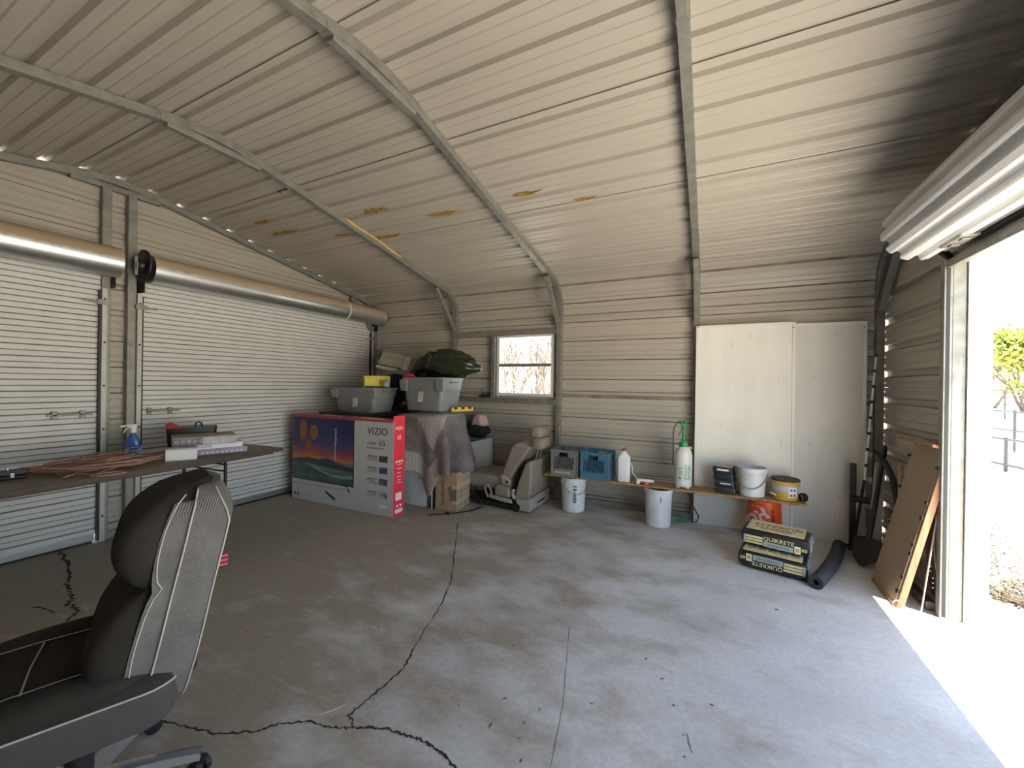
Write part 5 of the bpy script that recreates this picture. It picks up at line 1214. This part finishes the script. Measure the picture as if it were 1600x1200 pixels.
pl = thing('marking_pole', 'white pole with black bands leaning up into the corner post', 'pole', (5.895, -.22, 0), 0)
seg = 8; A_ = Vector((-.02, -.06, .62)); B2 = Vector((.088, .09, 1.70)); 
b = MB(); b.tube([(-.09, -.05, 0), A_], .011, 10); b.build('lower_shaft', M_BLACK, pl, smooth=True)
for k in range(seg):
    p_, q_ = A_+(B2-A_)*(k/seg), A_+(B2-A_)*((k+.82)/seg); b = MB(); b.tube([p_, q_], .0085, 10); b.build('white_band', M_WHITE, pl, smooth=True)
    b = MB(); b.tube([q_, A_+(B2-A_)*((k+1)/seg)], .011, 10); b.build('black_band', M_BLACK, pl, smooth=True)
wb = MB(); wb.loft([[(-.035, 0, 0), (.035, 0, 0), (.035, .018, 0), (-.035, .018, 0)], [(.025, .10, .78), (.095, .10, .78), (.095, .118, .78), (.025, .118, .78)]]); o = wb.build('painted_board', mat('dull_white_paint', (.42, .41, .39), .6), None, bevel=.003); o.location = (5.90, -.44, 0); tag(o, 'narrow white painted board leaning in the corner behind the shovel', 'board')
rk = thing('pickaxe', 'wooden handled black tool leaning on the right wall behind the tan board', 'tool', (5.935, -.62, 0), 0)
b = MB(); b.tube([(.02, -.14, .40), (.06, .0, .82)], [.018, .016], 10); b.build('handle', mat('worn_ash_wood', (.36, .26, .15), .7, var=.2, scale=20), rk, smooth=True)
b = MB(); b.tube([(-.05, .17, .90), (.0, .10, .82), (.02, .0, .70), (.02, -.08, .55), (.01, -.14, .38), (-.02, -.16, .18), (-.03, -.16, .01)], [.012, .02, .022, .022, .02, .018, .012], 8); b.build('curved_arm', M_BLACK, rk, smooth=True)
jk = thing('floor_jack', 'black jack stand with a round knob deep in the corner', 'jack', (5.80, -.235, 0), 0)
b = MB(); b.box(-.03, .05, -.05, .05, 0, .03); b.box(-.012, .03, -.018, .018, .03, .75); b.build('post', M_BLACK, jk, bevel=.004)
b = MB(); b.tube([(.0, -.02, .45), (.06, -.05, .45), (.11, -.07, .45)], [.03, .028, .03], 14); b.build('knob', M_BLACK, jk, smooth=True)
# leaning tan board with wooden rails
lb_ = thing('drop_leaf', 'tan board with wooden rails leaning on the right wall', 'board', (5.77, -1.065, 0), 0)
M_TANB = mat('tan_hardboard', (.36, .265, .175), .75, var=.08, scale=3); M_RAIL = mat('raw_reddish_wood', (.40, .20, .10), .65, var=.25, scale=9, stretch=(6, 6, 1))
LT = Matrix.Rotation(math.atan2(.225, 1.03), 4, 'Y'); Ln = 1.05
b = MB(); b.T = LT; b.box(-.006, .006, -.19, .20, .02, Ln); b.build('board', M_TANB, lb_)
for y_ in (-.205, .20):
    b = MB(); b.T = LT; b.box(-.002, .035, y_-.012, y_+.012, .0, Ln+.0); b.build('rail', M_RAIL, lb_, bevel=.003)
b = MB(); b.T = LT; b.box(-.012, .05, -.19, .19, .0, .022); b.build('bottom_rail', M_RAIL, lb_, bevel=.002)
b = MB(); b.T = LT; b.box(-.07, .045, -.215, .27, Ln, Ln+.02); b.build('top_leaf', M_RAIL, lb_, bevel=.003)
for k, (y_, z_) in enumerate(((.205, .95), (.207, .72), (.205, .45), (-.20, .93), (-.20, .70), (-.20, .60), (-.20, .42), (-.20, .36), (-.20, .20), (-.19, .10))):
    b = MB(); b.T = LT; b.box(-.016, -.006, y_-.014, y_+.014, z_-.010, z_+.010); b.build('clip', M_DARK, lb_, bevel=.002)
b = MB(); b.T = Matrix.Translation((.0, -.235, .03)) @ Matrix.Rotation(R(70), 4, 'X'); b.lathe([(.022, -.004), (.027, 0), (.022, .004)], 18, cap=False); b.build('caster_wheel', M_GALV, lb_, smooth=True)
b = MB(); b.tube([(5.865, -1.335, .004), (5.965, -1.25, .62)], .0045, 8); o = b.build('metal_rod', M_GALVBRIGHT, None, smooth=True); tag(o, 'thin bright metal rod leaning beside the door post', 'rod')
sd = thing('leather_panel', 'dark brown stitched leather piece hanging low on the right wall', 'leather', (6.015, -1.13, .06), 0)
M_LEA = mat('dark_brown_leather', (.085, .045, .026), .55, var=.4, scale=8)
outl = [(.06, .0), (.10, .08), (.085, .22), (.075, .36), (.09, .46), (.07, .58), (.03, .66), (-.03, .64), (-.07, .52), (-.065, .34), (-.05, .18), (-.06, .08), (-.03, .0)]
b = MB(); b.loft([[(-.012-.03*math.sin(z_*4), -y_, z_) for y_, z_ in outl], [(.006-.03*math.sin(z_*4), -y_, z_) for y_, z_ in outl]]); b.build('hide', M_LEA, sd, bevel=.004)
b = MB(); b.tube([(-.014-.03*math.sin(z_*4), -y_*.9, z_) for y_, z_ in outl[:7]], .0022, 6); b.build('stitching', mat('pale_thread', (.42, .34, .22), .8), sd)
for k in range(5): b = MB(); b.T = Matrix.Translation((-.02-.03*math.sin((.06+.04*k)*4), -.02-.012*(k % 3), .06+.035*k)); b.lathe([(.005, 0), (.005, .004), (.003, .006)], 8); b.build('rivet', M_GALVBRIGHT, sd)
b = MB(); b.bar([(5.90, -.80, .02), (5.93, -1.05, .26)], .03, .03); o = b.build('wood_stick', mat('dark_stick_wood', (.10, .06, .035), .7), None, bevel=.003); tag(o, 'dark wooden stick lying behind the tan leaning board', 'stick')
b = MB(); b.bar([(5.955, -.45, .03), (5.955, -1.22, .03)], .05, .05); o = b.build('wood_beam', mat('grey_beam_wood', (.12, .10, .08), .8), None, bevel=.004); tag(o, 'grey weathered wooden beam on the floor along the right wall', 'beam')
# bits on the window sill
t = thing('rope_fitting', 'small dark fittings with a wire loop on the window sill rail', 'fitting', (1.985, -.035, 1.2085), 0)
for k in range(3): b = MB(); b.cbox((-.05+.05*k, 0, .012+.006*k), (.035, .03, .024+.012*k)); b.build('block', M_DARK, t, bevel=.005)
b = MB(); b.tube([(-.03, 0, .02), (-.02, 0, .08), (-.04, 0, .11), (-.07, 0, .11)], .003, 6); b.build('wire', M_DARK, t)

# ------------------------------------------------------------------ foam patches under the roof
M_SPF = mat('cured_foam_ochre', (.34, .20, .045), .8, var=.5, scale=20, col2=(.22, .12, .03), bump=.5, bscale=60)
def roof_pt(px, py, d=-.004):
    D = cf*FPX+cr2*(px-800)+cd2*(py-600); t_ = (ZR-CAMP.z-SL*(CAMP.y-YR))/(D.z+SL*D.y); return CAMP+D*t_
random.seed(3)
for px, py, L_, W_, ang in ((588, 328, .34, .075, 0), (690, 333, .30, .06, 0), (820, 302, .24, .05, 0), (445, 362, .42, .06, 0), (408, 346, .20, .05, 0), (605, 369, .34, .07, 0), (535, 366, .22, .03, 0), (912, 309, .22, .018, 0)):
    c_ = roof_pt(px, py); b = MB(); n_ = 26; ou = []
    for k in range(n_):
        a = 2*PI*k/n_; r_ = random.uniform(.4, 1.3); u = L_/2*math.cos(a)*r_; v = W_/2*math.sin(a)*r_*(1.0 if k % 2 else .6)+.006*math.sin(5*u/L_); ou.append((u, v))
    top = [b.av((c_.x+u, c_.y+v, c_.z-SL*v-.002)) for u, v in ou]; bot = [b.av((c_.x+u*.72, c_.y+v*.72, c_.z-SL*v*.72-.010-random.uniform(0, .006))) for u, v in ou]
    for k in range(n_): b.af((top[k], top[(k+1) % n_], bot[(k+1) % n_], bot[k]))
    cc_ = b.av((c_.x, c_.y, c_.z-.018))
    for k in range(n_): b.af((bot[k], bot[(k+1) % n_], cc_))
    b.build('foam_patch', M_SPF, ceiling, smooth=True)
b = MB(); pts = []
for k in range(14):
    t_ = k/13; y_ = -1.95+.75*t_; s_y = y_
    pts.append((BAY+.036, y_, ZE-y_*SL-.012-.006*math.sin(9*t_)))
b.tube(pts, [.006+.012*abs(math.sin(k*1.3)) for k in range(14)], 8); b.build('foam_bead', mat('foam_yellow', (.52, .38, .14), .8, bump=.6, bscale=50), ceiling, smooth=True)
b = MB(); q = roof_pt(437, 293); b.tube([q+Vector((-.06, .05, -.015)), q+Vector((-.02, 0, -.03)), q+Vector((.10, 0, -.025))], .004, 6); b.build('wire_hook', M_DARK, ceiling)

# ------------------------------------------------------------------ litter on the floor
random.seed(21); b = MB()
for k in range(70):
    px, py = random.choice([(random.uniform(330, 720), random.uniform(820, 1120)), (random.uniform(330, 720), random.uniform(850, 1000)), (random.uniform(700, 1250), random.uniform(900, 1190))])
    x_, y_ = fl(px, py); a = random.uniform(0, 2*PI); L_ = random.uniform(.004, .016); W_ = L_*random.uniform(.25, .6)
    p_ = [(x_+u*L_*math.cos(a)-v*W_*math.sin(a), y_+u*L_*math.sin(a)+v*W_*math.cos(a), .001+.004*h_) for u, v, h_ in ((-1, 0, 0), (0, -1, random.random()), (1, 0, random.random()), (0, 1, random.random()))]
    b.poly(p_)
o = b.build('leaf_litter', mat('dry_leaf', (.22, .16, .09), .9, var=.4, scale=4), None); tag(o, 'scattered dry leaf crumbs on the concrete floor', 'litter', kind='stuff')
b = MB(); b.tube([Vector(fl(*q)+(.003,)) for q in ((478, 1116), (500, 1117), (520, 1111), (542, 1102))], [.001, .003, .003, .001], 6); o = b.build('straw_stem', mat('pale_straw', (.52, .45, .31), .8), None); tag(o, 'pale curved straw stem on the floor by the crack', 'straw')

# ------------------------------------------------------------------ outside
random.seed(9)
M_PIPE = mat('grey_fence_pipe', (.06, .058, .055), .5); M_BARK = mat('dry_bark', (.16, .12, .09), .9); M_LEAF = mat('yellow_green_leaf', (.36, .36, .07), .7, var=.4, scale=1.5, col2=(.20, .26, .05)); M_TWIG = mat('bare_twig', (.20, .16, .13), .9); M_STRAW = mat('straw_grass', (.075, .052, .024), .9, var=.3, scale=3)
def out_at(px, dist, z=-.06):
    D = cf*FPX+cr2*(px-800); D.z = 0; D.normalize(); q = CAMP+D*dist; return Vector((q.x, q.y, z))
def fence(label, pxa, pxb, da, db, h, rails, nposts, r_):
    t = thing('pipe_fence', label, 'fence', tuple(out_at((pxa+pxb)/2, (da+db)/2)), 0); o0 = Vector(t.location); A_, B2 = out_at(pxa, da)-o0, out_at(pxb, db)-o0
    for k in range(nposts): q = A_+(B2-A_)*(k/(nposts-1)); b = MB(); b.tube([q, q+Vector((0, 0, h))], r_, 8); b.build('post', M_PIPE, t, smooth=True)
    for z_ in rails: b = MB(); b.tube([A_+Vector((0, 0, z_)), B2+Vector((0, 0, z_))], r_*.8, 8); b.build('rail', M_PIPE, t, smooth=True)
fence('far grey pipe corral fence below the yellow tree', 1400, 1900, 34, 30, 1.5, (1.45, 1.1, .75, .4), 14, .035)
fence('nearer low pipe corral fence outside the open door', 1500, 1800, 17, 13, 1.0, (.95, .5), 6, .03)
fence('nearest pipe rail fence outside the open door', 1530, 1760, 12, 10, .62, (.58, .12), 5, .03)
def tree(label, base, h, spread, leaves, leafsize, mleaf, seed, name='tree'):
    random.seed(seed); t = thing(name, label, 'tree' if name == 'tree' else 'bush', tuple(base), 0); tips = []
    tr_ = MB()
    def grow(p_, d, L_, r_, dep):
        q = p_+d*L_; tr_.tube([p_, (p_+q)/2+Vector((random.uniform(-.05, .05), random.uniform(-.05, .05), 0))*L_, q], [r_, r_*.85, r_*.7], 6); tips.append(q)
        if dep == 0: return
        for k in range(random.choice((2, 3, 3))): grow(q, (d*.8+Vector((random.uniform(-1, 1), random.uniform(-1, 1), random.uniform(-.15, .8)))*spread).normalized(), L_*random.uniform(.62, .85), r_*.62, dep-1)
    for k in range(3 if leaves else 5): grow(Vector((random.uniform(-.2, .2)*h*.3, random.uniform(-.2, .2)*h*.3, 0)), Vector((random.uniform(-.4, .4), random.uniform(-.4, .4), 1)).normalized(), h*.28, h*.016, 4)
    tr_.build('branches', M_BARK if leaves else M_TWIG, t)
    if leaves:
        b = MB()
        for k in range(leaves):
            c_ = random.choice(tips)+Vector((random.gauss(0, 1), random.gauss(0, 1), random.gauss(0, .8)))*h*.05; n1 = Vector((random.gauss(0, 1), random.gauss(0, 1), random.gauss(0, 1))).normalized(); a_ = n1.orthogonal().normalized()*leafsize; c2 = n1.cross(a_)*.6
            b.poly([c_-a_, c_-c2, c_+a_, c_+c2])
        fo_ = b.build('foliage', mleaf, t); fo_['kind'] = 'stuff'
    return t
tree('yellow-green leafy tree beyond the corral fence', out_at(1600, 42), 6.3, .75, 5200, .16, M_LEAF, 4)
tree('grey-green thin tree left of the yellow tree', out_at(1545, 50), 7.0, .7, 2200, .14, mat('grey_green_leaf', (.20, .24, .13), .8), 8)
for k, (px, d_, h_) in enumerate(((795, 12, 3.2), (825, 16, 2.6), (850, 11, 3.4), (770, 14, 3.0), (872, 15, 3.0))):
    tree(('bare leafless bush at the left edge of the window view', 'bare leafless bush in the middle of the window view', 'bare leafless bush at the right of the window view', 'bare leafless bush half hidden left of the window', 'bare leafless bush half hidden right of the window')[k], out_at(px, d_), h_, .55, 0, 0, None, 40+k, 'bare_bush')
random.seed(31); b = MB()
for k in range(5200):
    if k < 2600: q = out_at(random.uniform(1535, 1680), 4.4+11*random.random()**2)
    else: q = out_at(random.uniform(740, 900), random.uniform(7, 26))
    if -.2 < q.x < LX+.4 and q.y < .2: continue
    s_ = 1 if k < 2600 else 2.2
    a = random.uniform(0, 2*PI); L_ = random.uniform(.05, .20)*s_; d = Vector((math.cos(a), math.sin(a), random.uniform(.03, .35 if k < 2600 else 1.6)))*L_; w2 = Vector((-math.sin(a), math.cos(a), 0))*.005*s_
    b.poly([q-w2, q+w2, q+d+w2*.3, q+d-w2*.3])
o = b.build('dry_grass', M_STRAW, None); tag(o, 'dry straw grass scattered on the pale sand outside', 'grass', kind='stuff')
